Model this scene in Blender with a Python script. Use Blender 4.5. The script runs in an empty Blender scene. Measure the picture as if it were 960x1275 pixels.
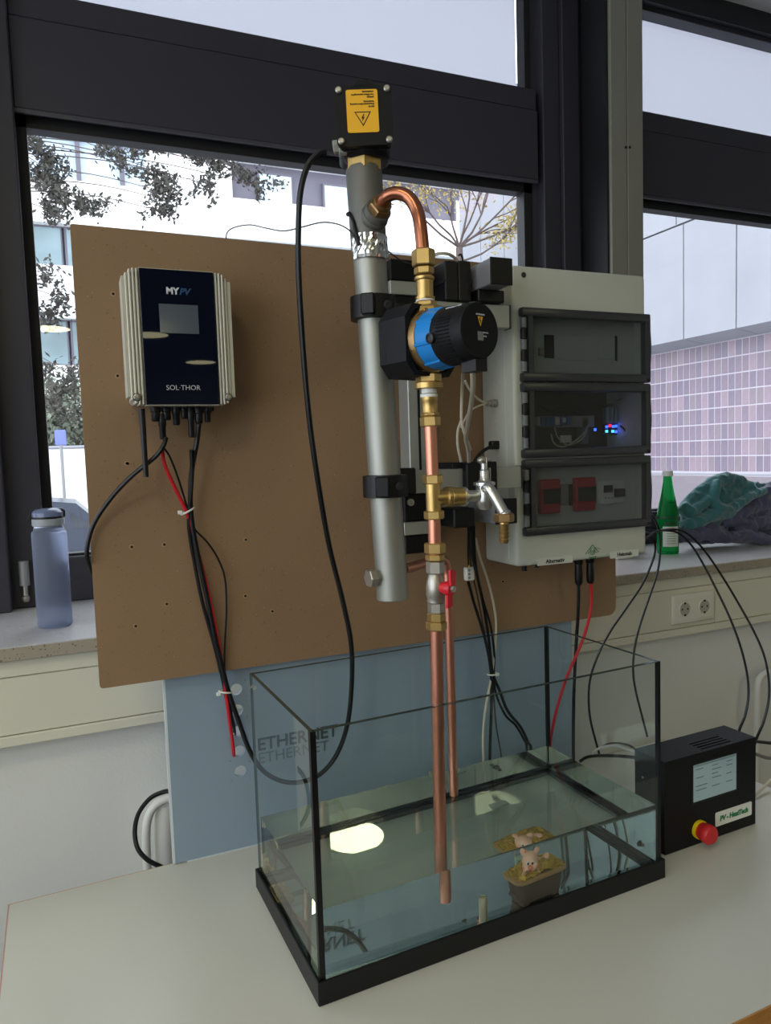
import bpy, bmesh, math, random
from mathutils import Vector, Matrix, noise
random.seed(7)
sc = bpy.context.scene
col = sc.collection
V = Vector
# ------------------------------------------------------------------ camera, world, lamps, exposure
F_PX = 908.3
yaw, pitch, roll = -0.4009, 0.0776, -0.0327
CAM = V((-0.2462, -0.8515, 0.7007))
fwd = V((-math.sin(yaw)*math.cos(pitch), math.cos(yaw)*math.cos(pitch), -math.sin(pitch)))
rt0 = V((math.cos(yaw), math.sin(yaw), 0)); up0 = rt0.cross(fwd)
RT = math.cos(roll)*rt0 + math.sin(roll)*up0
UP = -math.sin(roll)*rt0 + math.cos(roll)*up0
cd = bpy.data.cameras.new('camera'); cam = bpy.data.objects.new('camera', cd); col.objects.link(cam)
cd.sensor_fit = 'HORIZONTAL'; cd.sensor_width = 36; cd.lens = 36*F_PX/960; cd.clip_start = .02; cd.clip_end = 200
m = Matrix((RT, UP, -fwd)).transposed().to_4x4(); m.translation = CAM
cam.matrix_world = m
sc.camera = cam
sc.cycles.transparent_max_bounces = 40; sc.cycles.max_bounces = 20; sc.cycles.transmission_bounces = 20; sc.cycles.glossy_bounces = 8
sc.view_settings.view_transform = 'Standard'; sc.view_settings.look = 'None'
sc.view_settings.exposure = 0.0; sc.view_settings.gamma = 1.0; sc.view_settings.use_curve_mapping = False

w = bpy.data.worlds.new('overcast_sky'); sc.world = w; w.use_nodes = True
bg = w.node_tree.nodes['Background']; bg.inputs[0].default_value = (.86, .92, 1.0, 1); bg.inputs[1].default_value = 3.7

FLOOR = -0.74; CEIL = 2.19; WIN = 1.06
X0, X1, YB = -2.3, 4.4, -10.6
LAMP_W = 9.5
LAMPS = [(.62, -7.2), (1.54, -9.43), (-.40, -5.44), (2.9, -7.2), (-.9, -9.43), (2.3, -5.44), (-1.4, -3.2), (1.72, -3.15), (-.9, -1.2)]

# ------------------------------------------------------------------ helpers
def ray(px, py): return fwd + RT*((px-480)/F_PX) + UP*((637.5-py)/F_PX)
def P(px, py, Y):
    d = ray(px, py); return CAM + d*((Y-CAM.y)/d.y)
def PZ(px, py, z):
    d = ray(px, py); return CAM + d*((z-CAM.z)/d.z)

def lin(c): return tuple((x/12.92 if x <= .04045 else ((x+.055)/1.055)**2.4) for x in c)
MATS = {}
def mat(name, rgb, rough=.5, metal=0, bump=0, bscale=60, var=0, vscale=8, spec=.5, coat=0, emit=None, estr=1, alpha=None, sheen=0, stretch=None):
    """rgb in 0-255 display values of the thing's own colour"""
    if name in MATS: return MATS[name]
    mt = bpy.data.materials.new(name); mt.use_nodes = True
    nt = mt.node_tree; b = nt.nodes['Principled BSDF']
    c = lin([x/255 for x in rgb])
    b.inputs['Base Color'].default_value = (*c, 1); b.inputs['Roughness'].default_value = rough
    b.inputs['Metallic'].default_value = metal; b.inputs['Specular IOR Level'].default_value = spec
    b.inputs['Coat Weight'].default_value = coat
    if sheen: b.inputs['Sheen Weight'].default_value = sheen
    if emit:
        b.inputs['Emission Color'].default_value = (*lin([x/255 for x in emit]), 1); b.inputs['Emission Strength'].default_value = estr
    if var or bump:
        tc = nt.nodes.new('ShaderNodeTexCoord'); mp = nt.nodes.new('ShaderNodeMapping')
        nt.links.new(tc.outputs['Object'], mp.inputs[0])
        if stretch: mp.inputs['Scale'].default_value = stretch
    if var:
        n = nt.nodes.new('ShaderNodeTexNoise'); n.inputs['Scale'].default_value = vscale; n.inputs['Detail'].default_value = 5
        nt.links.new(mp.outputs[0], n.inputs['Vector'])
        r = nt.nodes.new('ShaderNodeValToRGB'); e = r.color_ramp.elements
        e[0].position = .3; e[1].position = .7
        e[0].color = (*[x*(1-var) for x in c], 1); e[1].color = (*[min(1, x*(1+var)) for x in c], 1)
        nt.links.new(n.outputs['Fac'], r.inputs[0]); nt.links.new(r.outputs[0], b.inputs['Base Color'])
    if bump:
        n = nt.nodes.new('ShaderNodeTexNoise'); n.inputs['Scale'].default_value = bscale; n.inputs['Detail'].default_value = 4
        nt.links.new(mp.outputs[0], n.inputs['Vector'])
        bp = nt.nodes.new('ShaderNodeBump'); bp.inputs['Strength'].default_value = bump; bp.inputs['Distance'].default_value = .002
        nt.links.new(n.outputs['Fac'], bp.inputs['Height']); nt.links.new(bp.outputs[0], b.inputs['Normal'])
    MATS[name] = mt
    return mt
def speckle(name, base, spots, rough=.5, bump=0, spec=.5):
    """base colour with layers of voronoi specks: spots = [(rgb, scale, threshold)]"""
    mt = bpy.data.materials.new(name); mt.use_nodes = True; nt = mt.node_tree; b = nt.nodes['Principled BSDF']
    b.inputs['Roughness'].default_value = rough; b.inputs['Specular IOR Level'].default_value = spec
    tc = nt.nodes.new('ShaderNodeTexCoord')
    n0 = nt.nodes.new('ShaderNodeTexNoise'); n0.inputs['Scale'].default_value = 5; n0.inputs['Detail'].default_value = 6
    nt.links.new(tc.outputs['Object'], n0.inputs['Vector'])
    r0 = nt.nodes.new('ShaderNodeValToRGB'); c = lin([x/255 for x in base])
    r0.color_ramp.elements[0].position = .3; r0.color_ramp.elements[1].position = .7
    r0.color_ramp.elements[0].color = (*[x*.93 for x in c], 1); r0.color_ramp.elements[1].color = (*[min(1, x*1.07) for x in c], 1)
    nt.links.new(n0.outputs['Fac'], r0.inputs[0]); cur = r0.outputs[0]
    for rgb, s, th in spots:
        v = nt.nodes.new('ShaderNodeTexVoronoi'); v.inputs['Scale'].default_value = s
        nt.links.new(tc.outputs['Object'], v.inputs['Vector'])
        ns = nt.nodes.new('ShaderNodeTexNoise'); ns.inputs['Scale'].default_value = s*.37
        nt.links.new(tc.outputs['Object'], ns.inputs['Vector'])
        mm = nt.nodes.new('ShaderNodeMath'); mm.operation = 'MULTIPLY'
        nt.links.new(ns.outputs['Fac'], mm.inputs[0]); mm.inputs[1].default_value = th*2
        lt = nt.nodes.new('ShaderNodeMath'); lt.operation = 'LESS_THAN'
        nt.links.new(v.outputs['Distance'], lt.inputs[0]); nt.links.new(mm.outputs[0], lt.inputs[1])
        mx = nt.nodes.new('ShaderNodeMix'); mx.data_type = 'RGBA'
        nt.links.new(lt.outputs[0], mx.inputs[0]); nt.links.new(cur, mx.inputs[6])
        mx.inputs[7].default_value = (*lin([x/255 for x in rgb]), 1); cur = mx.outputs[2]
    nt.links.new(cur, b.inputs['Base Color'])
    if bump:
        bp = nt.nodes.new('ShaderNodeBump'); bp.inputs['Strength'].default_value = bump; bp.inputs['Distance'].default_value = .002
        nn = nt.nodes.new('ShaderNodeTexNoise'); nn.inputs['Scale'].default_value = 120
        nt.links.new(tc.outputs['Object'], nn.inputs['Vector']); nt.links.new(nn.outputs['Fac'], bp.inputs['Height']); nt.links.new(bp.outputs[0], b.inputs['Normal'])
    MATS[name] = mt; return mt
def pane_mat(name, tint, rough=0.0, gloss=1.0, ior=1.5):
    """thin sheet of glass or clear plastic: clear with a tint, mirror by Fresnel"""
    mt = bpy.data.materials.new(name); mt.use_nodes = True; nt = mt.node_tree
    for n in list(nt.nodes): nt.nodes.remove(n)
    o = nt.nodes.new('ShaderNodeOutputMaterial'); mx = nt.nodes.new('ShaderNodeMixShader')
    t = nt.nodes.new('ShaderNodeBsdfTransparent'); g = nt.nodes.new('ShaderNodeBsdfGlossy'); f = nt.nodes.new('ShaderNodeFresnel')
    t.inputs[0].default_value = (*tint, 1); g.inputs['Roughness'].default_value = rough; g.inputs['Color'].default_value = (gloss, gloss, gloss, 1)
    f.inputs['IOR'].default_value = ior
    ge = nt.nodes.new('ShaderNodeNewGeometry'); sb_ = nt.nodes.new('ShaderNodeMath'); sb_.operation = 'SUBTRACT'; sb_.inputs[0].default_value = 1
    ml = nt.nodes.new('ShaderNodeMath'); ml.operation = 'MULTIPLY'
    nt.links.new(ge.outputs['Backfacing'], sb_.inputs[1]); nt.links.new(sb_.outputs[0], ml.inputs[0]); nt.links.new(f.outputs[0], ml.inputs[1])
    nt.links.new(ml.outputs[0], mx.inputs[0]); nt.links.new(t.outputs[0], mx.inputs[1]); nt.links.new(g.outputs[0], mx.inputs[2]); nt.links.new(mx.outputs[0], o.inputs[0])
    MATS[name] = mt; return mt

ROOTM = {}
def chainm(o):
    while o is not None:
        if o.name in ROOTM: return ROOTM[o.name]
        o = o.parent
    return Matrix()
def orth(a):
    a = V(a).normalized(); t = V((0, 0, 1)) if abs(a.z) < .9 else V((1, 0, 0))
    u = a.cross(t).normalized(); return a, u, a.cross(u).normalized()
class MB:
    def __init__(s): s.v = []; s.f = []; s.sm = []
    def add(s, vs, fs, smooth=True):
        n = len(s.v); s.v += [V(x) for x in vs]
        for f in fs: s.f.append([i+n for i in f]); s.sm.append(smooth)
        return s
    def frombm(s, bm, smooth=False, M=None):
        bm.verts.ensure_lookup_table()
        if M: bm.transform(M)
        vs = [v.co.copy() for v in bm.verts]; fs = [[v.index for v in f.verts] for f in bm.faces]
        bm.free(); return s.add(vs, fs, smooth)
    def box(s, x0, x1, y0, y1, z0, z1, bev=0, seg=1, M=None):
        bm = bmesh.new(); bmesh.ops.create_cube(bm, size=1)
        bm.transform(Matrix.Translation(((x0+x1)/2, (y0+y1)/2, (z0+z1)/2)) @ Matrix.Diagonal((abs(x1-x0), abs(y1-y0), abs(z1-z0), 1)))
        if bev: bmesh.ops.bevel(bm, geom=bm.edges[:], offset=bev, segments=seg, profile=.5, affect='EDGES')
        bm.verts.index_update()
        return s.frombm(bm, seg > 1, M)
    def lathe(s, prof, origin, axis=(0, 0, 1), seg=24):
        a, u, v_ = orth(axis); o = V(origin); vs = []; fs = []
        for r, h in prof:
            for i in range(seg):
                t = 2*math.pi*i/seg; vs.append(o + a*h + (u*math.cos(t) + v_*math.sin(t))*max(r, 1e-5))
        n = len(prof)
        for j in range(n-1):
            for i in range(seg):
                k = (i+1) % seg; fs.append([j*seg+i, j*seg+k, (j+1)*seg+k, (j+1)*seg+i])
        if prof[0][0] > 1e-4: fs.append(list(range(seg))[::-1])
        if prof[-1][0] > 1e-4: fs.append([(n-1)*seg+i for i in range(seg)])
        return s.add(vs, fs)
    def cyl(s, p0, p1, r0, r1=None, seg=20):
        p0 = V(p0); p1 = V(p1); r1 = r0 if r1 is None else r1
        return s.lathe([(r0, 0), (r1, (p1-p0).length)], p0, p1-p0, seg)
    def rings(s, pts, radii, seg=8, cap=True):
        pts = [V(p) for p in pts]; n = len(pts); vs = []; fs = []; prev = None
        for i in range(n):
            t = (pts[min(i+1, n-1)] - pts[max(i-1, 0)]).normalized()
            if prev is None: _, u, _2 = orth(t)
            else:
                u = prev - t*prev.dot(t)
                u = u.normalized() if u.length > 1e-6 else orth(t)[1]
            prev = u; v_ = t.cross(u)
            for k in range(seg):
                a = 2*math.pi*k/seg; vs.append(pts[i] + (u*math.cos(a) + v_*math.sin(a))*radii[i])
        for i in range(n-1):
            for k in range(seg):
                q = (k+1) % seg; fs.append([i*seg+k, i*seg+q, (i+1)*seg+q, (i+1)*seg+k])
        if cap: fs.append(list(range(seg))[::-1]); fs.append([(n-1)*seg+k for k in range(seg)])
        return s.add(vs, fs)
    def tube(s, pts, r, seg=8, sub=6, r1=None):
        pts = [V(p) for p in pts]; q = []
        if len(pts) == 2 or sub < 2: q = pts
        else:
            e = [pts[0]*2-pts[1]] + pts + [pts[-1]*2-pts[-2]]
            for i in range(1, len(e)-2):
                for k in range(sub):
                    t = k/sub; a, b, c, d = e[i-1], e[i], e[i+1], e[i+2]
                    q.append(.5*((2*b) + (c-a)*t + (2*a-5*b+4*c-d)*t*t + (3*b-a-3*c+d)*t**3))
            q.append(pts[-1])
        n = len(q); rr = [r + ((r1 if r1 is not None else r)-r)*i/max(1, n-1) for i in range(n)]
        return s.rings(q, rr, seg)
    def prism(s, poly, O, ux, uy, d, smooth=False):
        O, ux, uy, d = V(O), V(ux), V(uy), V(d); n = len(poly)
        a = [O+ux*x+uy*y for x, y in poly]; b = [p+d for p in a]
        fs = [list(range(n))[::-1], [n+i for i in range(n)]] + [[i, (i+1) % n, n+(i+1) % n, n+i] for i in range(n)]
        return s.add(a+b, fs, smooth)
    def ball(s, c, r, u=16, v=10, M=None, fn=None):
        bm = bmesh.new(); bmesh.ops.create_uvsphere(bm, u_segments=u, v_segments=v, radius=1)
        if not hasattr(r, '__len__'): r = (r, r, r)
        bm.transform(Matrix.Diagonal((*r, 1)))
        if M: bm.transform(M)
        bm.transform(Matrix.Translation(c)); bm.verts.index_update()
        if fn:
            for x in bm.verts: x.co = fn(x.co)
        return s.frombm(bm, True)
    def hexa(s, p0, p1, af, n=6, cham=.12):
        """nut: hexagon of width AF across flats with chamfered ends"""
        p0, p1 = V(p0), V(p1); L = (p1-p0).length; r = af/2/math.cos(math.pi/n); c = min(cham*af/2, L*.3)
        m2 = MB().lathe([(r*.9, 0), (r, c), (r, L-c), (r*.9, L)], p0, p1-p0, n)
        return s.add(m2.v, m2.f, False)
    def mesh(s, name, Mi=None):
        me = bpy.data.meshes.new(name)
        me.from_pydata([tuple((Mi @ x) if Mi else x) for x in s.v], [], s.f)
        me.polygons.foreach_set('use_smooth', s.sm)
        me.update(); bm = bmesh.new(); bm.from_mesh(me); bmesh.ops.recalc_face_normals(bm, faces=bm.faces); bm.to_mesh(me); bm.free()
        if any(s.sm): me.set_sharp_from_angle(angle=math.radians(38))
        return me
    def build(s, name, material, parent=None, label=None, local=False, loc=None):
        if parent is not None: Mi = None if local else chainm(parent).inverted()
        else:
            if loc is None:
                xs = [p.x for p in s.v]; ys = [p.y for p in s.v]; loc = ((min(xs)+max(xs))/2, (min(ys)+max(ys))/2, min(p.z for p in s.v))
            Mi = Matrix.Translation(loc).inverted()
        me = s.mesh(name, Mi); me.materials.append(material)
        o = bpy.data.objects.new(name, me); col.objects.link(o)
        if parent is not None: o.parent = parent
        else:
            o.location = loc; ROOTM[o.name] = Matrix.Translation(loc)
        if label: o['label'] = label
        return o
def B(*a, **k): return MB().box(*a, **k)
def thing(name, label, cat, loc=(0, 0, 0), rz=0, group=None):
    o = bpy.data.objects.new(name, None); col.objects.link(o); o.empty_display_size = .05
    o.location = loc; o.rotation_euler = (0, 0, rz)
    ROOTM[o.name] = Matrix.Translation(loc) @ Matrix.Rotation(rz, 4, 'Z')
    o['label'] = label; o['category'] = cat
    if group: o['group'] = group
    return o
def tag(o, label, cat, group=None):
    o['label'] = label; o['category'] = cat
    if group: o['group'] = group
    return o
def struct(o): o['kind'] = 'structure'; return o
def sroot(name, loc=(0, 0, 0)):
    o = bpy.data.objects.new(name, None); col.objects.link(o); o.location = loc; ROOTM[o.name] = Matrix.Translation(loc); o['kind'] = 'structure'; return o
def piece(name, src, parent, loc):
    o = bpy.data.objects.new(name, src); col.objects.link(o); o.parent = parent; o.location = loc; return o
def text(s, size, material, O, ux, uy, parent, name='lettering', align='CENTER', off=0, ext=.0003, shear=0, space=1, local=False):
    cu = bpy.data.curves.new('t', 'FONT'); cu.body = s; cu.size = size; cu.align_x = align; cu.align_y = 'CENTER'
    cu.offset = off; cu.extrude = ext; cu.shear = shear; cu.space_character = space; cu.resolution_u = 3
    t = bpy.data.objects.new('t', cu); col.objects.link(t)
    dg = bpy.context.evaluated_depsgraph_get(); me = bpy.data.meshes.new_from_object(t.evaluated_get(dg))
    bpy.data.objects.remove(t); bpy.data.curves.remove(cu)
    ux, uy, O = V(ux).normalized(), V(uy).normalized(), V(O); n = ux.cross(uy)
    vs = [O+ux*v.co.x+uy*v.co.y+n*v.co.z for v in me.vertices]; fs = [list(p.vertices) for p in me.polygons]
    bpy.data.meshes.remove(me)
    return MB().add(vs, fs, False).build(name, material, parent, local=local)
def modmesh(mb, mods):
    """run modifiers over a builder and return a builder with the outcome"""
    me = mb.mesh('tmp'); o = bpy.data.objects.new('tmp', me); col.objects.link(o)
    for ty, kw in mods:
        md = o.modifiers.new('m', ty)
        for k, v in kw.items(): setattr(md, k, v)
    dg = bpy.context.evaluated_depsgraph_get(); m2 = bpy.data.meshes.new_from_object(o.evaluated_get(dg))
    r = MB().add([v.co.copy() for v in m2.vertices], [list(p.vertices) for p in m2.polygons], True)
    bpy.data.objects.remove(o); bpy.data.meshes.remove(m2); bpy.data.meshes.remove(me); return r

# ------------------------------------------------------------------ materials
M_wall = mat('wall_paint', (230, 230, 226), .85, bump=.35, bscale=160, spec=.2)
M_cream = mat('cream_trunking', (222, 217, 198), .45)
M_seam = mat('seam_shadow_gap', (96, 92, 80), .8)
M_ceil = mat('ceiling_paint', (205, 205, 202), .9)
M_floor = speckle('dark_carpet', (48, 46, 50), [((20, 20, 26), 90, .5), ((92, 84, 74), 130, .2)], .95)
M_sill = speckle('terrazzo_sill', (178, 176, 176), [((152, 148, 144), 40, .12), ((132, 126, 120), 90, .12), ((200, 198, 196), 60, .14)], .32)
M_sillf = speckle('terrazzo_edge', (160, 150, 132), [((112, 102, 86), 75, .15), ((92, 82, 70), 150, .16), ((182, 172, 152), 80, .14)], .6, bump=.5)
M_frame = mat('anthracite_frame', (52, 50, 58), .45, spec=.4)
M_frame2 = mat('black_gasket', (18, 18, 21), .6)
M_frame3 = mat('frame_lip', (66, 64, 70), .4)
M_post = mat('grey_post', (132, 129, 118), .45)
M_lam = mat('white_laminate', (206, 204, 192), .33, var=.03, vscale=3, spec=.45)
M_wood = mat('beech_edge', (190, 134, 70), .5, var=.15, vscale=30, stretch=(1, 8, 8))
M_pink = mat('pinkish_edge', (190, 150, 135), .5)
M_board = speckle('hardboard', (142, 114, 86), [((168, 138, 104), 210, .10), ((176, 150, 118), 60, .045), ((112, 86, 62), 120, .10)], .62, spec=.3)
M_boarde = mat('hardboard_edge', (170, 135, 98), .8)
M_blue = mat('blue_grey_panel', (140, 157, 174), .42, var=.05, vscale=2.2, spec=.45)
M_bluee = mat('pale_panel_edge', (205, 212, 216), .5)
M_glass = pane_mat('aquarium_glass', (.968, .982, .974))
M_gedge = mat('green_glass_edge', (50, 66, 62), .15, spec=.8)
M_wglass = pane_mat('window_glass', (.96, .97, .97))
M_smoke = pane_mat('smoked_plastic', (.66, .67, .69), .02)
M_clear = pane_mat('clear_plastic', (.85, .87, .9), .1)
M_black = mat('black_plastic', (14, 14, 17), .42, spec=.35)
M_blackm = mat('black_matte_plastic', (15, 15, 18), .55, bump=.1, bscale=300, spec=.25)
M_charc = mat('charcoal_plastic', (38, 38, 44), .5)
M_cable = mat('black_cable', (12, 13, 17), .42, spec=.4)
M_thin = mat('grey_wire', (58, 52, 48), .45)
M_redc = mat('red_cable', (196, 22, 38), .4)
M_whitec = mat('white_cable', (205, 196, 178), .45)
M_white = mat('white_plastic', (226, 226, 220), .4)
M_socket = mat('socket_white', (226, 222, 206), .35)
M_dark = mat('dark_hole', (16, 14, 14), .8)
M_steel = mat('steel_tube', (160, 160, 152), .48, metal=.75, var=.16, vscale=7, stretch=(2, 2, .5), bump=.05)
M_steeld = mat('steel_sleeve', (116, 114, 108), .6, metal=.6, var=.15, vscale=12)
M_chrome = mat('chrome', (205, 205, 202), .28, metal=.9)
M_nickel = mat('nickel', (180, 175, 166), .4, metal=.85)
M_brass = mat('brass', (196, 164, 104), .36, metal=.9, var=.14, vscale=26)
M_brassd = mat('dark_brass', (160, 128, 88), .42, metal=.9, var=.16, vscale=26)
M_copper = mat('copper', (214, 146, 122), .34, metal=.92, var=.13, vscale=14, stretch=(1, 1, .25))
M_copperd = mat('aged_copper', (176, 112, 84), .3, metal=.95, var=.22, vscale=30)
M_foil = mat('foil', (225, 225, 222), .12, metal=1)
M_alu = mat('aluminium_profile', (172, 174, 168), .5, metal=.55)
M_alug = mat('grey_profile', (150, 150, 152), .5, metal=.3)
M_fin = mat('light_grey_heatsink', (196, 192, 178), .42, metal=.3)
M_invg = mat('inverter_glass', (12, 17, 32), .015, spec=.10)
M_lcd = mat('grey_display', (76, 84, 96), .12)
M_encl = mat('enclosure_grey', (196, 198, 186), .42)
M_inner = mat('enclosure_inner_panel', (202, 208, 200), .5)
M_smokeb = mat('smoke_rim', (52, 54, 57), .3)
M_red = mat('red_plastic', (206, 24, 40), .38)
M_redb = mat('red_button', (200, 36, 38), .45)
M_yel = mat('yellow_label', (242, 178, 22), .5)
M_yelr = mat('yellow_ring', (235, 205, 20), .45)
M_blup = mat('pump_blue', (20, 128, 206), .35)
M_ink = mat('black_ink', (22, 20, 18), .6)
M_inkg = mat('grey_ink', (60, 74, 84), .6)
M_ghost = mat('ghost_lettering', (92, 108, 118), .6)
M_inkw = mat('white_ink', (205, 208, 212), .5)
M_inkb = mat('blue_ink', (24, 66, 108), .5)
M_inkgr = mat('green_ink', (36, 120, 70), .5)
M_bluem = mat('blue_module', (52, 116, 176), .45)
M_scr = mat('device_screen', (150, 172, 176), .08, emit=(140, 165, 168), estr=.12)
M_gb = bpy.data.materials.new('green_glass'); M_gb.use_nodes = True
_b = M_gb.node_tree.nodes['Principled BSDF']; _b.inputs['Base Color'].default_value = (.01, .42, .09, 1); _b.inputs['Roughness'].default_value = .06
_b.inputs['Transmission Weight'].default_value = .7; _b.inputs['IOR'].default_value = 1.2
M_bot = bpy.data.materials.new('frosted_blue_plastic'); M_bot.use_nodes = True
_b = M_bot.node_tree.nodes['Principled BSDF']; _b.inputs['Base Color'].default_value = (.62, .67, .80, 1); _b.inputs['Roughness'].default_value = .34
_b.inputs['Transmission Weight'].default_value = .9; _b.inputs['IOR'].default_value = 1.10
M_teal = mat('teal_fleece', (48, 106, 112), .9, bump=.25, bscale=240, sheen=.5, var=.1)
M_navy = mat('navy_jacket', (64, 64, 94), .62, bump=.2, bscale=200, sheen=.3, var=.12)
M_skin = mat('pig_pink', (246, 196, 168), .55, var=.05)
M_cheek = mat('pig_cheek', (236, 140, 110), .6)
M_gold = mat('gold_coins', (196, 160, 62), .38, metal=.35, var=.25, vscale=90)
M_trough = mat('brown_trough', (92, 72, 54), .6, var=.2, vscale=30)
M_rim = mat('tan_rim', (176, 140, 92), .6, var=.12, vscale=30)
M_conc = mat('concrete_panel', (156, 157, 164), .85, var=.08, vscale=.9)
M_concd = mat('concrete_soffit', (164, 158, 166), .9)
M_tile = [mat('glazed_tile_%s' % n, c, .35, var=.08, vscale=4) for n, c in (('plum', (132, 116, 130)), ('rose', (150, 130, 142)), ('mauve', (124, 112, 128)), ('brown', (136, 122, 130)))]
M_grout = mat('pale_grout', (192, 184, 194), .8)
M_fac = mat('white_render', (246, 246, 246), .8)
M_facg = mat('grey_cladding', (104, 100, 112), .7, var=.08, vscale=1)
M_pale = mat('pale_glazing', (190, 208, 226), .2)
M_fglass = mat('far_window_glass', (120, 140, 146), .12, var=.25, vscale=.7)
M_asph = mat('asphalt', (150, 150, 154), .85, var=.08, vscale=1.2)
M_bark = mat('bark', (96, 82, 78), .9, var=.2)
M_leafd = mat('pine_needles', (78, 76, 70), .9, var=.35, vscale=2)
M_leafy = mat('yellow_leaves', (176, 156, 92), .9, var=.25, vscale=3)
M_hedge = mat('grey_green_leaves', (120, 128, 112), .9, var=.3, vscale=1.5)
M_carp = mat('car_paint', (74, 80, 94), .25, metal=.4)
M_carg = mat('car_glass', (40, 48, 58), .08)
M_tail = mat('tail_lamp', (220, 30, 36), .3, emit=(255, 40, 44), estr=1.6)
M_tyre = mat('tyre', (30, 30, 32), .8)
M_lampm = mat('lamp_tray', (230, 230, 225), .5)
_bl = bpy.data.materials.new('blind_fabric'); _bl.use_nodes = True; nt = _bl.node_tree
for n in list(nt.nodes): nt.nodes.remove(n)
_o = nt.nodes.new('ShaderNodeOutputMaterial'); _m = nt.nodes.new('ShaderNodeMixShader'); _d = nt.nodes.new('ShaderNodeBsdfDiffuse'); _t = nt.nodes.new('ShaderNodeBsdfTranslucent')
_d.inputs[0].default_value = (.75, .76, .8, 1); _t.inputs[0].default_value = (.72, .72, .76, 1); _m.inputs[0].default_value = .85
nt.links.new(_d.outputs[0], _m.inputs[1]); nt.links.new(_t.outputs[0], _m.inputs[2]); nt.links.new(_m.outputs[0], _o.inputs[0])
M_blind = _bl

# ------------------------------------------------------------------ room shell
struct(B(X0-.2, X1+.2, YB-.2, .72, FLOOR-.1, FLOOR).build('floor', M_floor))
struct(B(X0-.2, X1+.2, YB-.2, WIN+.12, CEIL, CEIL+.12).build('ceiling', M_ceil))
struct(B(X0-.2, X1+.2, YB-.2, YB, FLOOR, CEIL).build('wall_back', M_wall))
struct(B(X1, X1+.2, YB, WIN+.1, FLOOR, CEIL).build('wall_right', M_wall))
wl = MB()
LW = (-3.3, .50, .0, 2.0)      # opening in the left wall: y0,y1,z0,z1
wl.box(X0-.2, X0, YB, LW[0], FLOOR, CEIL).box(X0-.2, X0, LW[1], WIN+.1, FLOOR, CEIL).box(X0-.2, X0, LW[0], LW[1], FLOOR, LW[2]).box(X0-.2, X0, LW[0], LW[1], LW[3], CEIL)
struct(wl.build('wall_left', M_wall))
w4 = sroot('window_4', (X0, (LW[0]+LW[1])/2, LW[2]))
fr = MB()
for y in (LW[0]+.03, (LW[0]+LW[1])/2, LW[1]-.03): fr.box(X0-.12, X0-.06, y-.03, y+.03, LW[2], LW[3])
for z in (LW[2]+.03, LW[3]-.03): fr.box(X0-.12, X0-.06, LW[0], LW[1], z-.03, z+.03)
fr.build('window_frame', M_frame, w4)
B(X0-.095, X0-.09, LW[0], LW[1], LW[2], LW[3]).build('window_pane', M_wglass, w4)
# wall under the window, sill, cable trunking
struct(B(X0, X1, .70, .92, FLOOR, .345).build('wall_front', M_wall))
sl = sroot('trim_1', (.5, .85, .345))
B(X0, .868, .632, WIN+.04, .345, .372, bev=.002).build('sill_slab', M_sill, sl)
B(.8705, X1, .632, WIN+.04, .345, .372, bev=.002).build('sill_slab', M_sill, sl)
B(X0, .868, .630, .6335, .347, .3705).build('sill_edge', M_sillf, sl)
B(.8705, X1, .630, .6335, .347, .3705).build('sill_edge', M_sillf, sl)
tr = sroot('trim_2', (.5, .67, .18))
for x0, x1 in ((X0, 1.386), (1.3875, X1)):
    B(x0, x1, .648, .70, .312, .343, bev=.0015).build('trunking_rail', M_cream, tr)
    B(x0, x1, .651, .70, .2015, .3105, bev=.0015).build('trunking_cover', M_cream, tr)
    B(x0, x1, .648, .70, .180, .200, bev=.0015).build('trunking_rail', M_cream, tr)
B(X0, X1, .655, .70, .182, .342).build('trunking_tray', M_seam, tr)

# windows in the front wall ------------------------------------------------
def window(name, x0, x1, lip=True):
    r = sroot(name, ((x0+x1)/2, WIN, .372))
    f = MB()
    f.box(x0, x1, 1.065, 1.13, .372, .48, bev=.003).box(x0, x1, 1.062, 1.075, .372, .425, bev=.002)
    f.build('bottom_rail', M_frame, r)
    t = MB().box(x0, x1, 1.05, 1.13, 1.515, 1.716, bev=.002).box(x0, x1, 1.056, 1.13, 1.7185, 1.78, bev=.002)
    t.build('transom', M_frame, r)
    B(x0, x1, 1.075, 1.125, 2.105, CEIL, bev=.002).build('head_rail', M_frame, r)
    B(x0, x1, 1.055, 1.08, 2.12, CEIL).build('head_lip', M_frame2, r)
    g = MB().box(x0, x0+.022, 1.085, 1.125, .48, 1.515).box(x1-.03, x1, 1.085, 1.125, .48, 1.515).box(x0, x1, 1.085, 1.125, 1.487, 1.515).box(x0, x1, 1.085, 1.125, .478, .486)
    g.box(x0, x0+.02, 1.085, 1.125, 1.78, 2.11).box(x1-.02, x1, 1.085, 1.125, 1.78, 2.11)
    g.build('glazing_gasket', M_frame2, r)
    MB().box(x0, x1, 1.052, 1.058, 1.506, 1.5145).build('frame_lip', M_frame3, r)
    B(x0+.02, x1-.02, 1.105, 1.109, .482, 1.49).build('window_pane', M_wglass, r)
    B(x0+.018, x1-.018, 1.112, 1.116, 1.778, 2.108).build('window_pane', M_wglass, r)
    return r
window('window_1', -.322, 1.098)
window('window_2', 1.335, 3.2)
window('window_3', -2.2, -.70)
mul = MB().box(-.70, -.322, 1.03, 1.13, .372, CEIL, bev=.003).box(-.70, -.395, .99, 1.03, .372, CEIL, bev=.003)
struct(mul.build('trim_3', M_frame))
mul = MB().box(1.118, 1.178, 1.05, 1.13, .372, CEIL, bev=.002).box(1.179, 1.241, 1.035, 1.13, .372, CEIL, bev=.002).box(1.242, 1.337, 1.05, 1.13, .372, CEIL, bev=.002)
struct(mul.build('trim_4', M_frame))
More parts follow.
